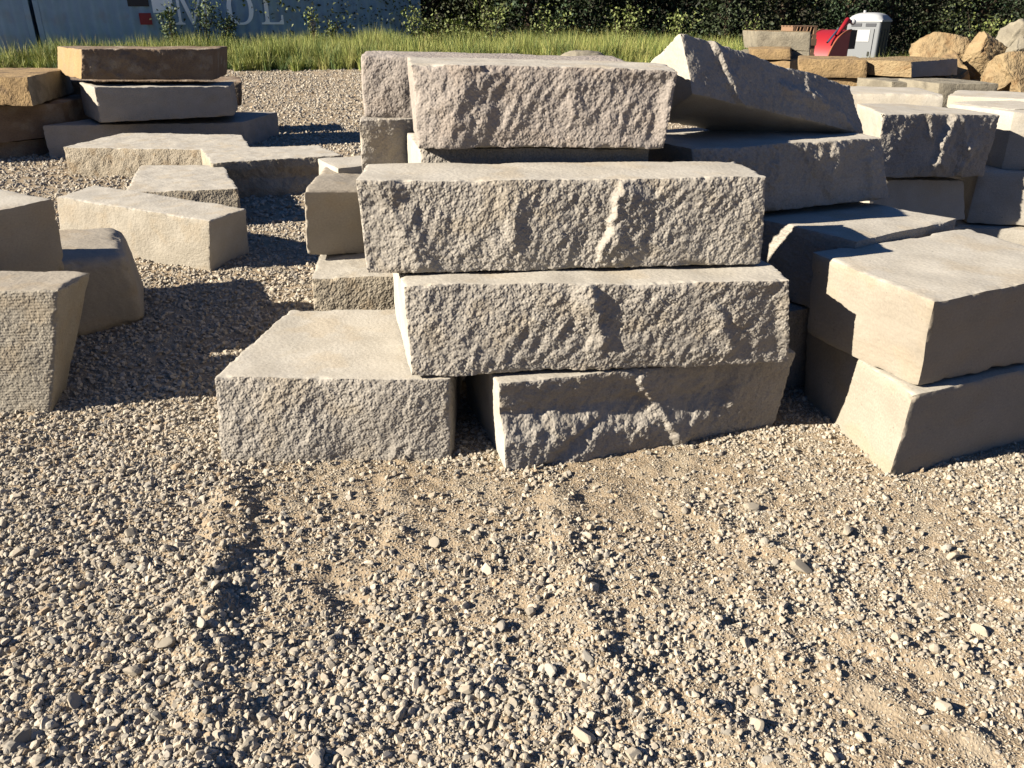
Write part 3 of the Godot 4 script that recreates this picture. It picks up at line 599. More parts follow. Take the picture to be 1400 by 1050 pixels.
func make_boulders():
	var list := [
		# where (centre), size, material, label
		[Vector3(6.15, 0.95, -12.1), Vector3(0.34, 0.33, 0.36), "yellow", "rounded yellow boulder with a cracked side at the edge of the heap"],
		[Vector3(6.62, 0.92, -11.9), Vector3(0.36, 0.36, 0.4), "yellow", "pale pinkish boulder with one dark hollow in the heap"],
		[Vector3(7.25, 1.12, -12.2), Vector3(0.30, 0.30, 0.3), "weather", "brown and white streaked boulder on top of the heap"],
		[Vector3(7.72, 1.02, -12.0), Vector3(0.32, 0.36, 0.3), "yellow", "smooth yellow boulder at the far shoulder of the heap"],
		[Vector3(6.75, 0.62, -11.3), Vector3(0.62, 0.42, 0.45), "yellow", "big angular yellow boulder with a smooth sloping face"],
		[Vector3(6.05, 0.62, -11.6), Vector3(0.40, 0.36, 0.4), "tan", "pitted tan boulder wedged under the pinkish one"],
		[Vector3(7.45, 0.70, -11.4), Vector3(0.36, 0.44, 0.4), "tan", "dark pitted boulder leaning on the heap"],
		[Vector3(6.4, 0.28, -11.8), Vector3(0.7, 0.45, 0.5), "tan", "wide tan boulder at the base of the heap"],
		[Vector3(7.3, 0.26, -11.6), Vector3(0.75, 0.45, 0.55), "tan", "heavy brown boulder on the ground below the streaked one"],
		[Vector3(6.98, 1.05, -11.7), Vector3(0.20, 0.18, 0.2), "weather", "small grey broken rock tucked between the upper boulders"],
		[Vector3(6.38, 0.72, -11.0), Vector3(0.22, 0.20, 0.2), "yellow", "small pale angular rock in front of the heap's middle"],
		[Vector3(7.55, 0.42, -10.9), Vector3(0.26, 0.22, 0.24), "weather", "grey angular rock low at the end of the heap"],
		[Vector3(7.10, 0.75, -10.95), Vector3(0.20, 0.2, 0.2), "tan", "small rusty rock lying on the sloping yellow boulder"],
		[Vector3(6.55, 0.30, -10.6), Vector3(0.34, 0.30, 0.3), "tan", "small brown boulder in front of the heap"],
	]
	var k := 0
	for b in list:
		k += 1
		var o := part(numbered("boulder"), lump(500 + k * 7, 4, 0.92, b[1] * 1.15), M[b[2]], self, b[0] + Vector3(-0.12, 0.06, 0), Vector3(0.2 * k, 0.9 * k, 0.1 * k))
		tag(o, b[3], "boulder", "heap of yellow boulders")

func many(called: String, mesh: Mesh, mat: Material, buf: PackedFloat32Array, label: String) -> void:
	var mm := MultiMesh.new()
	mm.transform_format = MultiMesh.TRANSFORM_3D
	mm.use_colors = true
	mm.mesh = mesh
	mm.instance_count = buf.size() / 16
	mm.buffer = buf
	var o := MultiMeshInstance3D.new(); o.name = numbered(called)
	o.multimesh = mm; o.material_override = mat
	add_child(o)
	tag(o, label, "gravel" if called.begins_with("gravel") else "grass", "", "stuff")

func put(buf: PackedFloat32Array, b: Basis, p: Vector3, c: Color) -> void:
	buf.append_array([b.x.x, b.y.x, b.z.x, p.x, b.x.y, b.y.y, b.z.y, p.y, b.x.z, b.y.z, b.z.z, p.z, c.r, c.g, c.b, 1.0])

func sandy(x: float, z: float) -> float:
	# 0 = thick gravel, 1 = bare trodden sand
	var s := 0.30 + 0.85 * n_patch.get_noise_2d(x * 0.9, z * 0.9)
	var a := (x + 0.35) / 0.75; var b := (z + 2.25) / 0.42
	s += 0.85 * exp(-(a * a + b * b))
	a = (x - 0.6) / 0.5; b = (z + 2.45) / 0.3
	s += 0.45 * exp(-(a * a + b * b))
	s += 0.55 * smoothstep(0.6, 1.25, x + (z + 1.5) * 0.4) * smoothstep(-2.1, -1.5, z)
	s -= 0.75 * smoothstep(-0.75, -1.25, x)
	s -= 0.30 * smoothstep(-1.85, -1.45, z) * (1.0 - smoothstep(0.25, 0.8, x))
	return clampf(s, 0, 1)

func pebble_tone(r: RandomNumberGenerator) -> Color:
	var k := r.randf()
	var v := r.randf_range(0.82, 1.25)
	if k < 0.62: return Color(0.256, 0.227, 0.182) * v
	if k < 0.84: return Color(0.211, 0.195, 0.166) * v
	if k < 0.97: return Color(0.282, 0.246, 0.192) * v
	return Color(0.230, 0.179, 0.122) * v

func make_gravel():
	var r := rng(77)
	var kinds := 7
	var meshes := []; var bufs := []
	for k in kinds:
		meshes.append(lump(900 + k * 13, 1 if k < 5 else 2, 0.95, Vector3(r.randf_range(0.8, 1.15), r.randf_range(0.5, 0.8), r.randf_range(0.65, 1.0))))
		bufs.append(PackedFloat32Array())
	# bands: nearest depth, farthest depth, half width at near and far, count, smallest and largest radius, size skew, share kept on sand
	var bands := [
		[1.05, 3.3, 1.6, 3.0, 100000, 0.0036, 0.0145, 2.5, 0.30],
		[1.05, 3.3, 1.6, 3.0, 170000, 0.0016, 0.0048, 1.3, 0.85],
		[1.05, 3.3, 1.6, 3.0, 1500, 0.013, 0.024, 2.0, 0.35],
		[3.3, 6.5, 3.2, 5.5, 60000, 0.006, 0.018, 1.6, 0.6],
		[6.5, 13.0, 7.5, 9.5, 60000, 0.008, 0.028, 1.6, 0.7],
		[13.0, 27.0, 13.0, 17.0, 60000, 0.012, 0.040, 1.6, 0.8],
	]
	for bd in bands:
		for i in int(bd[4]):
			var t := r.randf()
			var d: float = lerpf(bd[0], bd[1], t)
			var x: float = r.randf_range(-1, 1) * lerpf(bd[2], bd[3], t)
			var s := sandy(x, -d)
			var keep := r.randf()
			var rad: float = lerpf(bd[5], bd[6], pow(r.randf(), bd[7])) * (1.08 - 0.22 * smoothstep(-0.2, 0.7, x))
			var k := r.randi() % kinds
			var ax := Vector3(r.randfn(), r.randfn(), r.randfn()).normalized()
			var ang := r.randf() * TAU
			var tone := pebble_tone(r)
			var sink := r.randf_range(-0.25, 0.5)
			if keep < s * (1.0 - bd[8]) * 1.25: continue
			var b := Basis(ax, ang).scaled(Vector3.ONE * rad)
			put(bufs[k], b, Vector3(x, ground_y(x, -d) + rad * sink, -d), tone)
	for k in kinds:
		many("gravel", meshes[k], M.pebble, bufs[k], "loose pale crushed limestone gravel spread over the yard")
	# stones large enough to pick out
	var picks := [[0.885, -1.975, 0.036], [0.83, -2.33, 0.030], [1.10, -2.18, 0.034], [0.63, -1.66, 0.026], [0.62, -1.50, 0.024], [0.59, -1.38, 0.024], [-0.25, -2.12, 0.026], [0.17, -1.36, 0.030], [0.28, -1.30, 0.028], [-0.44, -1.47, 0.026], [-0.98, -1.57, 0.032], [-0.93, -1.66, 0.028], [1.06, -1.45, 0.026], [1.3, -1.72, 0.03], [1.38, -2.05, 0.032], [-1.15, -1.36, 0.030], [-0.62, -1.34, 0.026], [1.18, -1.83, 0.022], [-1.25, -2.18, 0.03], [0.50, -2.28, 0.022], [0.43, -1.88, 0.022], [-0.12, -1.50, 0.024]]
	var i := 0
	for p in picks:
		i += 1
		var me := lump(1300 + i * 3, 2, 0.9, Vector3(1.0, 0.66, 0.75) * float(p[2]))
		var mt := plain(Color(0.515, 0.485, 0.43) * r.randf_range(0.88, 1.06), 0.95)
		var o := part(numbered("loose_stone"), me, mt, self, Vector3(p[0], ground_y(p[0], p[1]) + p[2] * 0.25, p[1]), Vector3(r.randf_range(-0.3, 0.3), r.randf() * TAU, r.randf_range(-0.3, 0.3)))
		tag(o, "larger pale stone lying loose among the gravel before the stack", "stone", "larger loose stones on the gravel")

# ----------------------------------------------------------------- plants
func blade_tuft(s: int, n: int, spread: float, lean: float, wide: float) -> ArrayMesh:
	var r := rng(s)
	var st := SurfaceTool.new(); st.begin(Mesh.PRIMITIVE_TRIANGLES)
	for i in n:
		var a := r.randf() * TAU
		var root := Vector3(cos(a), 0, sin(a)) * spread * sqrt(r.randf())
		var dir := Vector3(cos(a + r.randfn() * 0.8), 0, sin(a + r.randfn() * 0.8)) * lean * r.randf()
		var h := r.randf_range(0.5, 1.0)
		var side := Vector3(-sin(a), 0, cos(a)).rotated(Vector3.UP, r.randf() * TAU) * wide * r.randf_range(0.6, 1.2)
		var p := []
		for k in 4:
			var t := k / 3.0
			p.append(root + Vector3(0, h * t * (1.0 - 0.15 * t), 0) + dir * t * t * h)
		for k in 3:
			var w0 := 1.0 - k / 3.0; var w1 := 1.0 - (k + 1) / 3.0
			st.add_vertex(p[k] - side * w0); st.add_vertex(p[k + 1] - side * w1); st.add_vertex(p[k] + side * w0)
			if k < 2:
				st.add_vertex(p[k] + side * w0); st.add_vertex(p[k + 1] - side * w1); st.add_vertex(p[k + 1] + side * w1)
	st.generate_normals()
	return st.commit()

func make_weeds():
	var r := rng(41)
	var kinds := []
	var bufs := []
	for k in 4:
		kinds.append(blade_tuft(60 + k, 18, 0.12, 0.35 + 0.1 * k, 0.012)); bufs.append(PackedFloat32Array())
	for i in 19000:
		var x := r.randf_range(-24.0, 20.0)
		var d := r.randf_range(25.6, 30.4)
		var front := 25.9 + 0.5 * n_ground.get_noise_2d(x * 0.4, 3.0) + 0.4 * n_ground.get_noise_2d(x * 2.0, 7.0)
		var h := r.randf_range(0.65, 1.15) * (0.8 + 0.5 * n_ground.get_noise_2d(x * 0.5, d * 0.5) + 0.25)
		var k := r.randi() % 4
		var turn := r.randf() * TAU
		var dry := r.randf()
		if d < front: continue
		if x < -3.0 and -d < -31.0 + (-3.23 - x) * 0.364 : continue
		if d < front + 0.4: h *= 0.6
		var c := Color(0.19, 0.225, 0.045).lerp(Color(0.28, 0.25, 0.085), dry * dry) * r.randf_range(0.75, 1.2)
		if r.randf() < 0.25: c = Color(0.063, 0.105, 0.025)
		put(bufs[k], Basis(Vector3.UP, turn).scaled(Vector3(1.0, h, 1.0)), Vector3(x, ground_y(x, -d) - 0.02, -d), c)
	for k in 4: many("tall_grass", kinds[k], M.leaf, bufs[k], "strip of tall yellow-green grass and weeds along the yard edge")
	# taller plants standing out of the grass
	var spots := [
		[-10.9, -27.8, 1.7, 0.40, "leafy", "dark leafy sapling growing up the container side"],
		[-9.9, -28.0, 2.1, 0.55, "leafy", "bushy dark sapling covering the first letter on the container"],
		[-9.2, -28.2, 1.5, 0.35, "leafy", "thin sapling beside the large round letter"],
		[-6.6, -29.0, 1.7, 0.40, "vine", "spindly vine with yellowish leaves beyond the last letter"],
		[-6.0, -28.9, 1.2, 0.35, "vine", "low yellowish shrub at the container's base"],
		[-3.0, -28.6, 1.5, 0.6, "shrub", "bright green shrub at the edge of the woods by the container"],
		[-1.9, -28.8, 1.2, 0.7, "shrub", "yellow-green shrub in front of the pale tree trunk"],
		[-0.6, -29.2, 1.7, 0.8, "shrub", "dense mid-green shrub at the wood's edge"],
		[1.2, -29.4, 1.6, 0.9, "shrub", "rounded green shrub behind the grass mound"],
		[3.6, -29.3, 1.5, 0.8, "shrub", "olive shrub with drooping leaves behind the grass"],
		[5.8, -29.2, 1.5, 0.6, "shrub", "weedy shrub behind the tilted block's top corner"],
		[8.0, -29.0, 1.7, 0.5, "vine", "tall weedy plant left of the pallet stack"],
		[16.2, -30.0, 2.2, 1.0, "shrub", "pale olive shrub behind the portable toilet"],
	]
	for s in spots:
		var y := ground_y(s[0], s[1])
		var o := thing("weed_plant", s[5], "plant", Vector3(s[0], y, s[1]), 0.0, "plants out of the grass")
		foliage(o, int(absf(s[0] * 100)), s[2], s[3], 420 if s[4] != "vine" else 130, 0.05, Color(0.038, 0.059, 0.017) if s[4] == "leafy" else Color(0.091, 0.112, 0.028))
	# a low heap of dark gravel in the grass
	var hp := part("gravel_mound", lump(777, 4, 0.3, Vector3(0.95, 0.42, 0.6)), M.weather, self, Vector3(2.0, 0.28, -24.6))
	tag(hp, "low dark heap of gravel in front of the grass", "mound")

func stem_mesh(pts: Array, radii: Array, sides := 7) -> SurfaceTool:
	var st := SurfaceTool.new(); st.begin(Mesh.PRIMITIVE_TRIANGLES)
	tube(st, pts, radii, sides)
	return st

func tube(st: SurfaceTool, pts: Array, radii: Array, sides := 7) -> void:
	var rings := []
	for i in pts.size():
		var d: Vector3 = (pts[mini(i + 1, pts.size() - 1)] - pts[maxi(i - 1, 0)]).normalized()
		var u := d.cross(Vector3(0.31, 0.2, 0.93)).normalized(); var v := d.cross(u)
		var ring := []
		for k in sides:
			var a := TAU * k / sides
			ring.append(pts[i] + (u * cos(a) + v * sin(a)) * radii[i])
		rings.append(ring)
	for i in pts.size() - 1:
		for k in sides:
			var a: Vector3 = rings[i][k]; var b: Vector3 = rings[i][(k + 1) % sides]
			var c: Vector3 = rings[i + 1][k]; var d: Vector3 = rings[i + 1][(k + 1) % sides]
			for q in [a, c, b, b, c, d]: st.add_vertex(q)

func foliage(o: Node3D, s: int, height: float, wide: float, leaves: int, size: float, tone: Color) -> void:
	var r := rng(s + 1)
	var st := SurfaceTool.new(); st.begin(Mesh.PRIMITIVE_TRIANGLES)
	var tips := []
	for i in 5:
		var a := r.randf() * TAU
		var out := Vector3(cos(a), 0, sin(a)) * wide * r.randf_range(0.3, 0.9)
		var p := [Vector3.ZERO, out * 0.4 + Vector3(0, height * 0.5, 0), out + Vector3(0, height * r.randf_range(0.8, 1.05), 0)]
		tube(st, p, [0.018, 0.012, 0.004], 5)
		tips.append(p)
	st.generate_normals()
	part("stem", st.commit(), M.bark, o)
	var buf := PackedFloat32Array()
	for i in leaves:
		var p: Array = tips[r.randi() % 5]
		var t := sqrt(r.randf_range(0.03, 1.0))
		var at: Vector3 = p[0].lerp(p[1], t * 2.0) if t < 0.5 else p[1].lerp(p[2], t * 2.0 - 1.0)
		at += Vector3(r.randfn(), r.randfn() * 0.6, r.randfn()) * wide * 0.24
		at.y = maxf(at.y, 0.05)
		var b := Basis(Vector3(r.randfn(), r.randfn(), r.randfn()).normalized(), r.randf() * TAU).scaled(Vector3.ONE * size * r.randf_range(0.7, 1.6) * 1.6)
		put(buf, b, at, tone * r.randf_range(0.6, 1.5))
	leaves_of(o, buf)

func leaves_of(o: Node3D, buf: PackedFloat32Array) -> void:
	part("crown", leaf_cloud(buf), M.leaf, o)

func leaf_cloud(buf: PackedFloat32Array) -> ArrayMesh:
	# every leaf is a pair of triangles folded along its rib
	var shape := [Vector3(0, 0, 0), Vector3(0.32, 0.10, 0.5), Vector3(0, -0.12, 1.1), Vector3(-0.32, 0.10, 0.5)]
	var pos := PackedVector3Array(); var nor := PackedVector3Array(); var col := PackedColorArray(); var idx := PackedInt32Array()
	var n := buf.size() / 16
	for i in n:
		var k := i * 16
		var b := Basis(Vector3(buf[k], buf[k + 4], buf[k + 8]), Vector3(buf[k + 1], buf[k + 5], buf[k + 9]), Vector3(buf[k + 2], buf[k + 6], buf[k + 10]))
		var at := Vector3(buf[k + 3], buf[k + 7], buf[k + 11])
		var c := Color(buf[k + 12], buf[k + 13], buf[k + 14])
		var up := b.y.normalized()
		var q := pos.size()
		for v in shape:
			pos.append(at + b * v); nor.append(up); col.append(c)
		idx.append_array([q, q + 1, q + 2, q, q + 2, q + 3])
	var arr := []; arr.resize(Mesh.ARRAY_MAX)
	arr[Mesh.ARRAY_VERTEX] = pos; arr[Mesh.ARRAY_NORMAL] = nor; arr[Mesh.ARRAY_COLOR] = col; arr[Mesh.ARRAY_INDEX] = idx
	var me := ArrayMesh.new(); me.add_surface_from_arrays(Mesh.PRIMITIVE_TRIANGLES, arr)
	return me

func tree(s: int, height: float, wide: float, low: float, leaves: int, size: float, tone: Color) -> Node3D:
	var o := Node3D.new()
	var r := rng(s)
	var st := SurfaceTool.new(); st.begin(Mesh.PRIMITIVE_TRIANGLES)
	var lean := Vector3(r.randfn() * 0.3, 0, r.randfn() * 0.3)
	var top := Vector3(0, height * 0.8, 0) + lean
	tube(st, [Vector3(0, -0.1, 0), Vector3(0, 0.3, 0), lean * 0.3 + Vector3(0, height * 0.35, 0), top], [0.24, 0.17, 0.13, 0.04], 9)
	var clumps := []
	var n := 26
	for i in n:
		var t := lerpf(low, 1.0, i / float(n - 1))
		var a := i * 2.4 + r.randf() * 0.8
		var prof := sin(clampf(0.25 + t * 0.72, 0, 1) * PI) * 0.7 + 0.35
		var out := Vector3(cos(a), 0, sin(a)) * wide * prof * r.randf_range(0.5, 1.0)
		var y := height * t
		var start := Vector3(0, y * 0.72, 0) + lean * t * 0.6
		var end := Vector3(0, y, 0) + out + lean * t
		tube(st, [start, start.lerp(end, 0.5) + Vector3(0, 0.1, 0), end], [0.05, 0.03, 0.01], 5)
		clumps.append([end, wide * r.randf_range(0.30, 0.48), r.randf_range(0.45, 1.5)])
		clumps.append([start.lerp(end, 0.55), wide * r.randf_range(0.25, 0.4), r.randf_range(0.6, 1.2)])
	st.generate_normals()
	part("trunk", st.commit(), M.bark, o)
	var buf := PackedFloat32Array()
	for i in leaves:
		var c: Array = clumps[r.randi() % clumps.size()]
		var p: Vector3 = c[0] + Vector3(r.randfn(), r.randfn() * 0.75, r.randfn()) * c[1] * 0.62
		if p.y < 0.1: p.y = 0.1 + r.randf() * 0.3
		var b := Basis(Vector3(r.randfn(), r.randfn(), r.randfn()).normalized(), r.randf() * TAU).scaled(Vector3.ONE * size * r.randf_range(0.7, 1.4))
		put(buf, b, p, tone * c[2] * r.randf_range(0.7, 1.35))
	leaves_of(o, buf)
	return o

func plant_tree(proto: Node3D, at: Vector3, turn: float, grow: float, label: String) -> void:
	var o := proto.duplicate()
	o.name = numbered("tree")
	add_child(o)
	o.position = at; o.rotation.y = turn; o.scale = Vector3.ONE * grow
	tag(o, label, "tree", "trees of the wood behind the yard")

func make_woods():
	var kinds := [
		[Color(0.0229, 0.0357, 0.0102), "dark leafy tree with low branches at the edge of the woods"],
		[Color(0.0382, 0.0485, 0.0128), "olive-green tree with drooping leaves at the edge of the woods"],
		[Color(0.0165, 0.0331, 0.0114), "deep green tree with dense foliage at the edge of the woods"],
	]
	var near := []; var far := []
	for k in 3:
		near.append(tree(2000 + k, 6.8, 1.75, 0.06, 8500, 0.105, kinds[k][0]))
		far.append(tree(3000 + k, 8.5, 2.3, 0.04, 6500, 0.16, kinds[(k + 1) % 3][0]))
	var r := rng(19)
	var x := -9.0
	var k := 0
	while x < 25.0:
		var d := 31.6 + r.randf_range(-0.5, 1.2)
		plant_tree(near[k % 3], Vector3(x, ground_y(x, -d) - 0.05, -d), r.randf() * TAU, r.randf_range(0.8, 1.15), kinds[k % 3][1])
		k += 1
		x += r.randf_range(1.5, 2.2)
	x = -26.0
	while x < 27.0:
		var d := 36.0 + r.randf_range(-1.0, 1.5)
		plant_tree(far[k % 3], Vector3(x, ground_y(x, -d) - 0.05, -d), r.randf() * TAU, r.randf_range(0.85, 1.15), "tall shaded tree deep in the woods behind the front row")
		k += 1
		x += r.randf_range(2.2, 3.0)
	for p in near + far: p.free()

# ----------------------------------------------------------------- the container
func box(size: Vector3) -> BoxMesh:
	var b := BoxMesh.new(); b.size = size
	return b

func container_body(along: float, len: float, label: String) -> Node3D:
	# the two boxes stand on one line that runs back from the yard
	var hh := 2.59; var dep := 2.44; var turn := deg_to_rad(20.0)
	var dir := Vector3(-cos(turn), 0, sin(turn))
	var mid := Vector3(-3.23, 0, -31.2) + dir * (along + len / 2) + Vector3(-sin(turn), 0, -cos(turn)) * dep / 2
	var y0 := ground_y(mid.x, mid.z) - 0.02
	var o := thing("shipping_container", label, "container", Vector3(mid.x, y0, mid.z), turn)
	# corrugated side: trapezoid waves 36 mm deep
	for side in [1, -1]:
		var st := SurfaceTool.new(); st.begin(Mesh.PRIMITIVE_TRIANGLES)
		var pitch := 0.36
		var prof := []
		var x := -len / 2 + 0.16
		while x < len / 2 - 0.16:
			for q in [[0.0, 0.0], [0.11, 0.0], [0.17, 0.045], [0.30, 0.045]]:
				if x + q[0] < len / 2 - 0.16: prof.append(Vector2(x + q[0], q[1]))
			x += pitch
		prof.append(Vector2(len / 2 - 0.16, 0.0))
		for i in prof.size() - 1:
			var a: Vector2 = prof[i]; var b: Vector2 = prof[i + 1]
			var p0 := Vector3(a.x, 0.16, 0 - a.y); var p1 := Vector3(b.x, 0.16, 0 - b.y)
			var p2 := Vector3(a.x, hh - 0.1, 0 - a.y); var p3 := Vector3(b.x, hh - 0.1, 0 - b.y)
			for q in [p0, p2, p1, p1, p2, p3]: st.add_vertex(q)
		st.generate_normals()
		part("corrugated_panel", st.commit(), M.steel_blue, o, Vector3(0, 0, side * (dep / 2 - 0.02)), Vector3(0, 0.0 if side > 0 else PI, 0))
		part("bottom_rail", box(Vector3(len - 0.3, 0.16, 0.09)), M.steel_blue, o, Vector3(0, 0.09, side * (dep / 2 - 0.045)))
		part("top_rail", box(Vector3(len - 0.3, 0.1, 0.07)), M.steel_blue, o, Vector3(0, hh - 0.05, side * (dep / 2 - 0.035)))
		for e in [1, -1]:
			part("corner_post", box(Vector3(0.15, hh - 0.24, 0.15)), M.steel_blue, o, Vector3(e * (len / 2 - 0.08), hh / 2, side * (dep / 2 - 0.08)))
			for y in [0.06, hh - 0.06]:
				part("corner_casting", box(Vector3(0.18, 0.12, 0.16)), M.dark_steel, o, Vector3(e * (len / 2 - 0.085), y, side * (dep / 2 - 0.075)))
	part("roof", box(Vector3(len - 0.2, 0.04, dep - 0.2)), M.steel_blue, o, Vector3(0, hh - 0.06, 0))
	part("floor", box(Vector3(len - 0.2, 0.06, dep - 0.2)), M.dark_steel, o, Vector3(0, 0.15, 0))
	for e in [1, -1]:
		part("end_wall", box(Vector3(0.05, hh - 0.24, dep - 0.3)), M.steel_blue, o, Vector3(e * (len / 2 - 0.06), hh / 2, 0))
	return o

func make_container():
	var dep := 2.44; var half := 12.19 / 2
	container_body(12.30, 6.06, "shorter blue-grey corrugated container standing end to end with the lettered one")
	var o := container_body(0.0, 12.19, "long blue-grey corrugated steel shipping container with white serif letters")
	var y0 := o.position.y
	# white letters
	var font := SystemFont.new(); font.font_names = PackedStringArray(["Droid Serif"])
	for q in [["M", 7.62], ["O", 6.12], ["L", 5.12]]:
		var t := TextMesh.new()
		t.text = q[0]; t.font = font; t.font_size = 160; t.pixel_size = 0.0105; t.depth = 0.008
		part("letter", t, M.letter, o, Vector3(half - q[1], 1.76 - y0, dep / 2 - 0.010))
	part("painted_mark", box(Vector3(0.62, 0.55, 0.006)), M.letter, o, Vector3(half - 8.49, 1.92 - y0, dep / 2 - 0.012))
	part("painted_mark", box(Vector3(0.36, 0.34, 0.006)), M.red_paint, o, Vector3(half - 9.06, 1.47 - y0, dep / 2 - 0.012))
	part("painted_mark", box(Vector3(0.62, 0.30, 0.006)), M.dark_steel, o, Vector3(half - 9.2, 1.98 - y0, dep / 2 - 0.012))

# ----------------------------------------------------------------- portable toilet, loader, pallet
func make_toilet():
	var o := thing("portable_toilet", "grey portable toilet with white roof and a white notice on its door", "portable toilet", Vector3(11.84, -0.60, -29.0), deg_to_rad(-62.0))
	o.rotation.y = deg_to_rad(-39.0)
	o.scale = Vector3.ONE * 0.95
	var w := 1.10; var h := 1.96
	part("base_skid", box(Vector3(w + 0.06, 0.12, w + 0.06)), M.black, o, Vector3(0, 0.06, 0))
	# walls with rounded corners
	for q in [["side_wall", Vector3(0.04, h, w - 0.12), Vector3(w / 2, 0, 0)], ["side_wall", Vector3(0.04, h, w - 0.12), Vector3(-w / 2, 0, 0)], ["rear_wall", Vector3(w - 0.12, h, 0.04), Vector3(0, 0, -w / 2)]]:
		part(q[0], box(q[1]), M.shaded_plastic, o, q[2] + Vector3(0, 0.12 + h / 2, 0))
	for a in [-1, 1]:
		for b in [-1, 1]:
			var cm := CylinderMesh.new(); cm.top_radius = 0.07; cm.bottom_radius = 0.07; cm.height = h
			part("corner_post", cm, M.grey_plastic, o, Vector3(a * (w / 2 - 0.05), 0.12 + h / 2, b * (w / 2 - 0.05)))
	for q in [-0.33, 0.0, 0.33]:
		part("side_rib", box(Vector3(0.03, h * 0.8, 0.06)), M.shaded_plastic, o, Vector3(w / 2 + 0.025, 0.12 + h * 0.48, q))
	part("door_frame", box(Vector3(w - 0.1, h, 0.04)), M.grey_plastic, o, Vector3(0, 0.12 + h / 2, w / 2))
	var dr := part("door", box(Vector3(w - 0.34, h - 0.28, 0.03)), M.grey_plastic, o, Vector3(0, 0.10 + h / 2 - 0.05, w / 2 + 0.034))
	part("notice", box(Vector3(0.52, 0.38, 0.012)), M.white_plastic, dr, Vector3(0, 0.62, 0.022))
	part("handle", box(Vector3(0.05, 0.14, 0.03)), M.black, dr, Vector3(0.3, 0.05, 0.03))
	for e in [-1, 1]:
		part("vent", box(Vector3(0.34, 0.10, 0.015)), M.shaded_plastic, o, Vector3(e * 0.24, 0.12 + h - 0.09, w / 2 + 0.028))
	# domed roof
	var st := SurfaceTool.new(); st.begin(Mesh.PRIMITIVE_TRIANGLES)
	st.set_smooth_group(0)
	var n := 12
	var hw := w / 2 + 0.04
	var g := []
	for j in n + 1:
		for i in n + 1:
			var x := (i / float(n) * 2 - 1); var z := (j / float(n) * 2 - 1)
			g.append(Vector3(x * hw, 0.24 * pow(maxf(0.0, (1.0 - pow(absf(x), 3.0)) * (1.0 - pow(absf(z), 4.0))), 0.55), z * hw))
	for j in n:
		for i in n:
			var k := j * (n + 1) + i
			for q in [k, k + 1, k + n + 1, k + 1, k + n + 2, k + n + 1]: st.add_vertex(g[q])
	st.generate_normals()
	part("roof", st.commit(), M.white_plastic, o, Vector3(0, 0.14 + h + 0.04, 0))
	part("roof_rim", box(Vector3(hw * 2, 0.06, hw * 2)), M.white_plastic, o, Vector3(0, 0.14 + h + 0.015, 0))
	var vp := CylinderMesh.new(); vp.top_radius = 0.05; vp.bottom_radius = 0.05; vp.height = 0.3
	part("vent_pipe", vp, M.white_plastic, o, Vector3(-0.3, 0.14 + h + 0.2, -0.3))

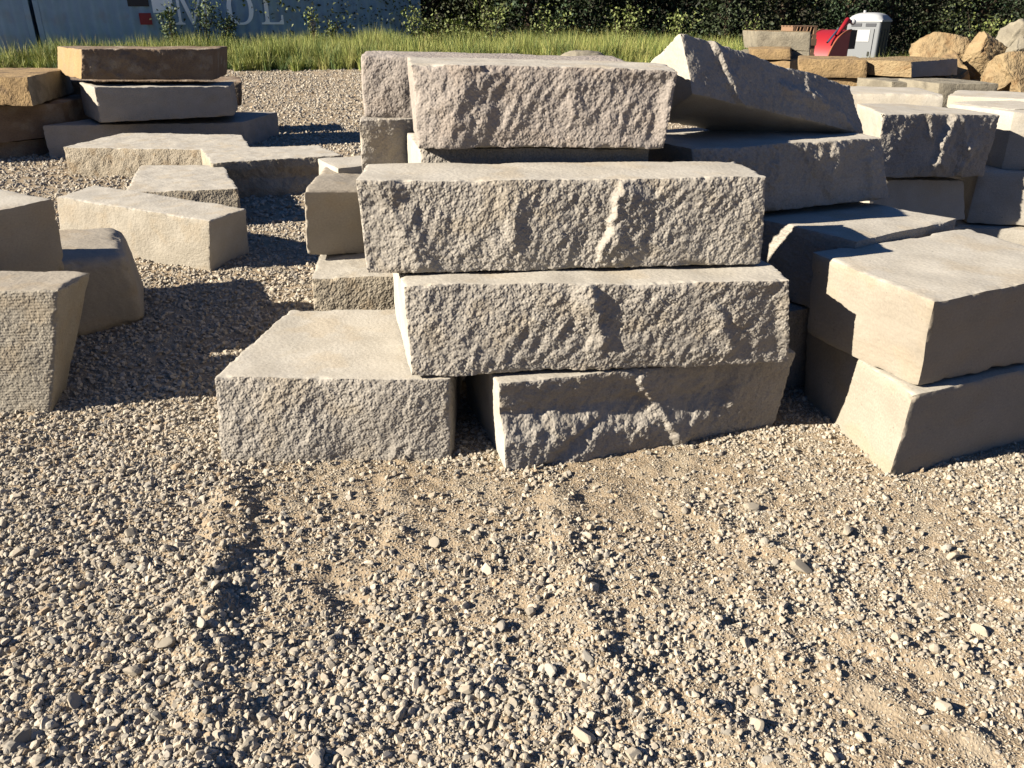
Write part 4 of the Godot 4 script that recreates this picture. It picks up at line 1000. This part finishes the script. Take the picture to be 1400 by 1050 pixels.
func make_loader():
	var o := thing("loader_bucket", "bright red loader bucket with raised arm and small lamp", "machine", Vector3(6.98, 0.12, -19.3), deg_to_rad(38.0))
	o.scale = Vector3.ONE * 0.88
	# side profile of the bucket: a quarter round back, extruded across
	var prof := []
	for i in 13:
		var a := PI * 0.5 * i / 12.0
		prof.append(Vector2(-cos(a) * 0.95 + 0.45, sin(a) * 0.98))
	var st := SurfaceTool.new(); st.begin(Mesh.PRIMITIVE_TRIANGLES)
	st.set_smooth_group(0)
	var dz := 0.38
	for s in [0.0, 0.03]:
		for i in prof.size() - 1:
			var a: Vector2 = prof[i] * (1.0 - s); var b: Vector2 = prof[i + 1] * (1.0 - s)
			var p0 := Vector3(a.x, a.y, -dz); var p1 := Vector3(a.x, a.y, dz); var p2 := Vector3(b.x, b.y, -dz); var p3 := Vector3(b.x, b.y, dz)
			for q in [p0, p1, p2, p2, p1, p3]: st.add_vertex(q)
	st.generate_normals()
	var y := Vector3(0, 0.33, 0)
	part("bucket_back", st.commit(), M.red_paint, o, y)
	for e in [-1, 1]:
		var sp := SurfaceTool.new(); sp.begin(Mesh.PRIMITIVE_TRIANGLES)
		for f in [0.0, 0.025]:
			for i in prof.size() - 1:
				for q in [Vector2(0.45, 0.0), prof[i], prof[i + 1]]: sp.add_vertex(Vector3(q.x, q.y, e * (dz - f)))
		sp.generate_normals()
		part("side_plate", sp.commit(), M.red_paint, o, y)
		var rim := []
		var rr := []
		for q in prof: rim.append(Vector3(q.x, q.y, e * (dz + 0.01))); rr.append(0.022)
		var t := stem_mesh(rim, rr, 6); t.generate_normals()
		part("rim", t.commit(), M.rust, o, y)
	part("cutting_edge", box(Vector3(0.5, 0.06, dz * 2 + 0.1)), M.black, o, y + Vector3(0.7, 0.10, 0))
	part("lower_body", box(Vector3(1.2, 0.46, dz * 2 - 0.3)), M.black, o, Vector3(0.3, 0.15, 0))
	var ar := stem_mesh([Vector3(-0.05, 0.85, 0.3), Vector3(0.15, 1.02, 0.3), Vector3(0.36, 1.20, 0.3), Vector3(0.5, 1.16, 0.3)], [0.04, 0.055, 0.075, 0.04], 8); ar.generate_normals()
	part("arm", ar.commit(), M.red_paint, o, y)
	var cy := stem_mesh([Vector3(-0.40, 0.70, 0.30), Vector3(0.10, 1.02, 0.25)], [0.025, 0.025], 8); cy.generate_normals()
	part("hydraulic_cylinder", cy.commit(), M.chrome, o, y)
	part("engine_box", box(Vector3(0.5, 0.45, 0.7)), M.black, o, y + Vector3(0.72, 0.75, -0.1))
	var lm := SphereMesh.new(); lm.radius = 0.07; lm.height = 0.14
	part("lamp", lm, M.white_plastic, o, y + Vector3(0.48, 1.16, 0.38))

func make_pallet():
	var o := thing("pallet", "small weathered wooden pallet lying flat behind the yellow-ended block", "pallet", Vector3(5.72, 1.20, -17.4), deg_to_rad(8.0))
	for y in [0.01, 0.17]:
		for i in 4:
			part("board", box(Vector3(0.52, 0.02, 0.10)), M.wood, o, Vector3(0, y, -0.21 + 0.14 * i))
	for x in [-0.22, 0.0, 0.22]:
		part("stringer", box(Vector3(0.06, 0.13, 0.52)), M.wood, o, Vector3(x, 0.09, 0))
	var s := thing("timber_crate", "old timber crate carrying the wooden pallet", "crate", Vector3(5.72, 0.0, -17.4), deg_to_rad(8.0))
	for x in [-0.22, 0.22]:
		for z in [-0.22, 0.22]: part("post", box(Vector3(0.08, 1.2, 0.08)), M.wood, s, Vector3(x, 0.6, z))
	for y in [0.2, 0.5, 0.8, 1.08]:
		for z in [-0.27, 0.27]: part("board", box(Vector3(0.54, 0.12, 0.02)), M.wood, s, Vector3(0, y, z))
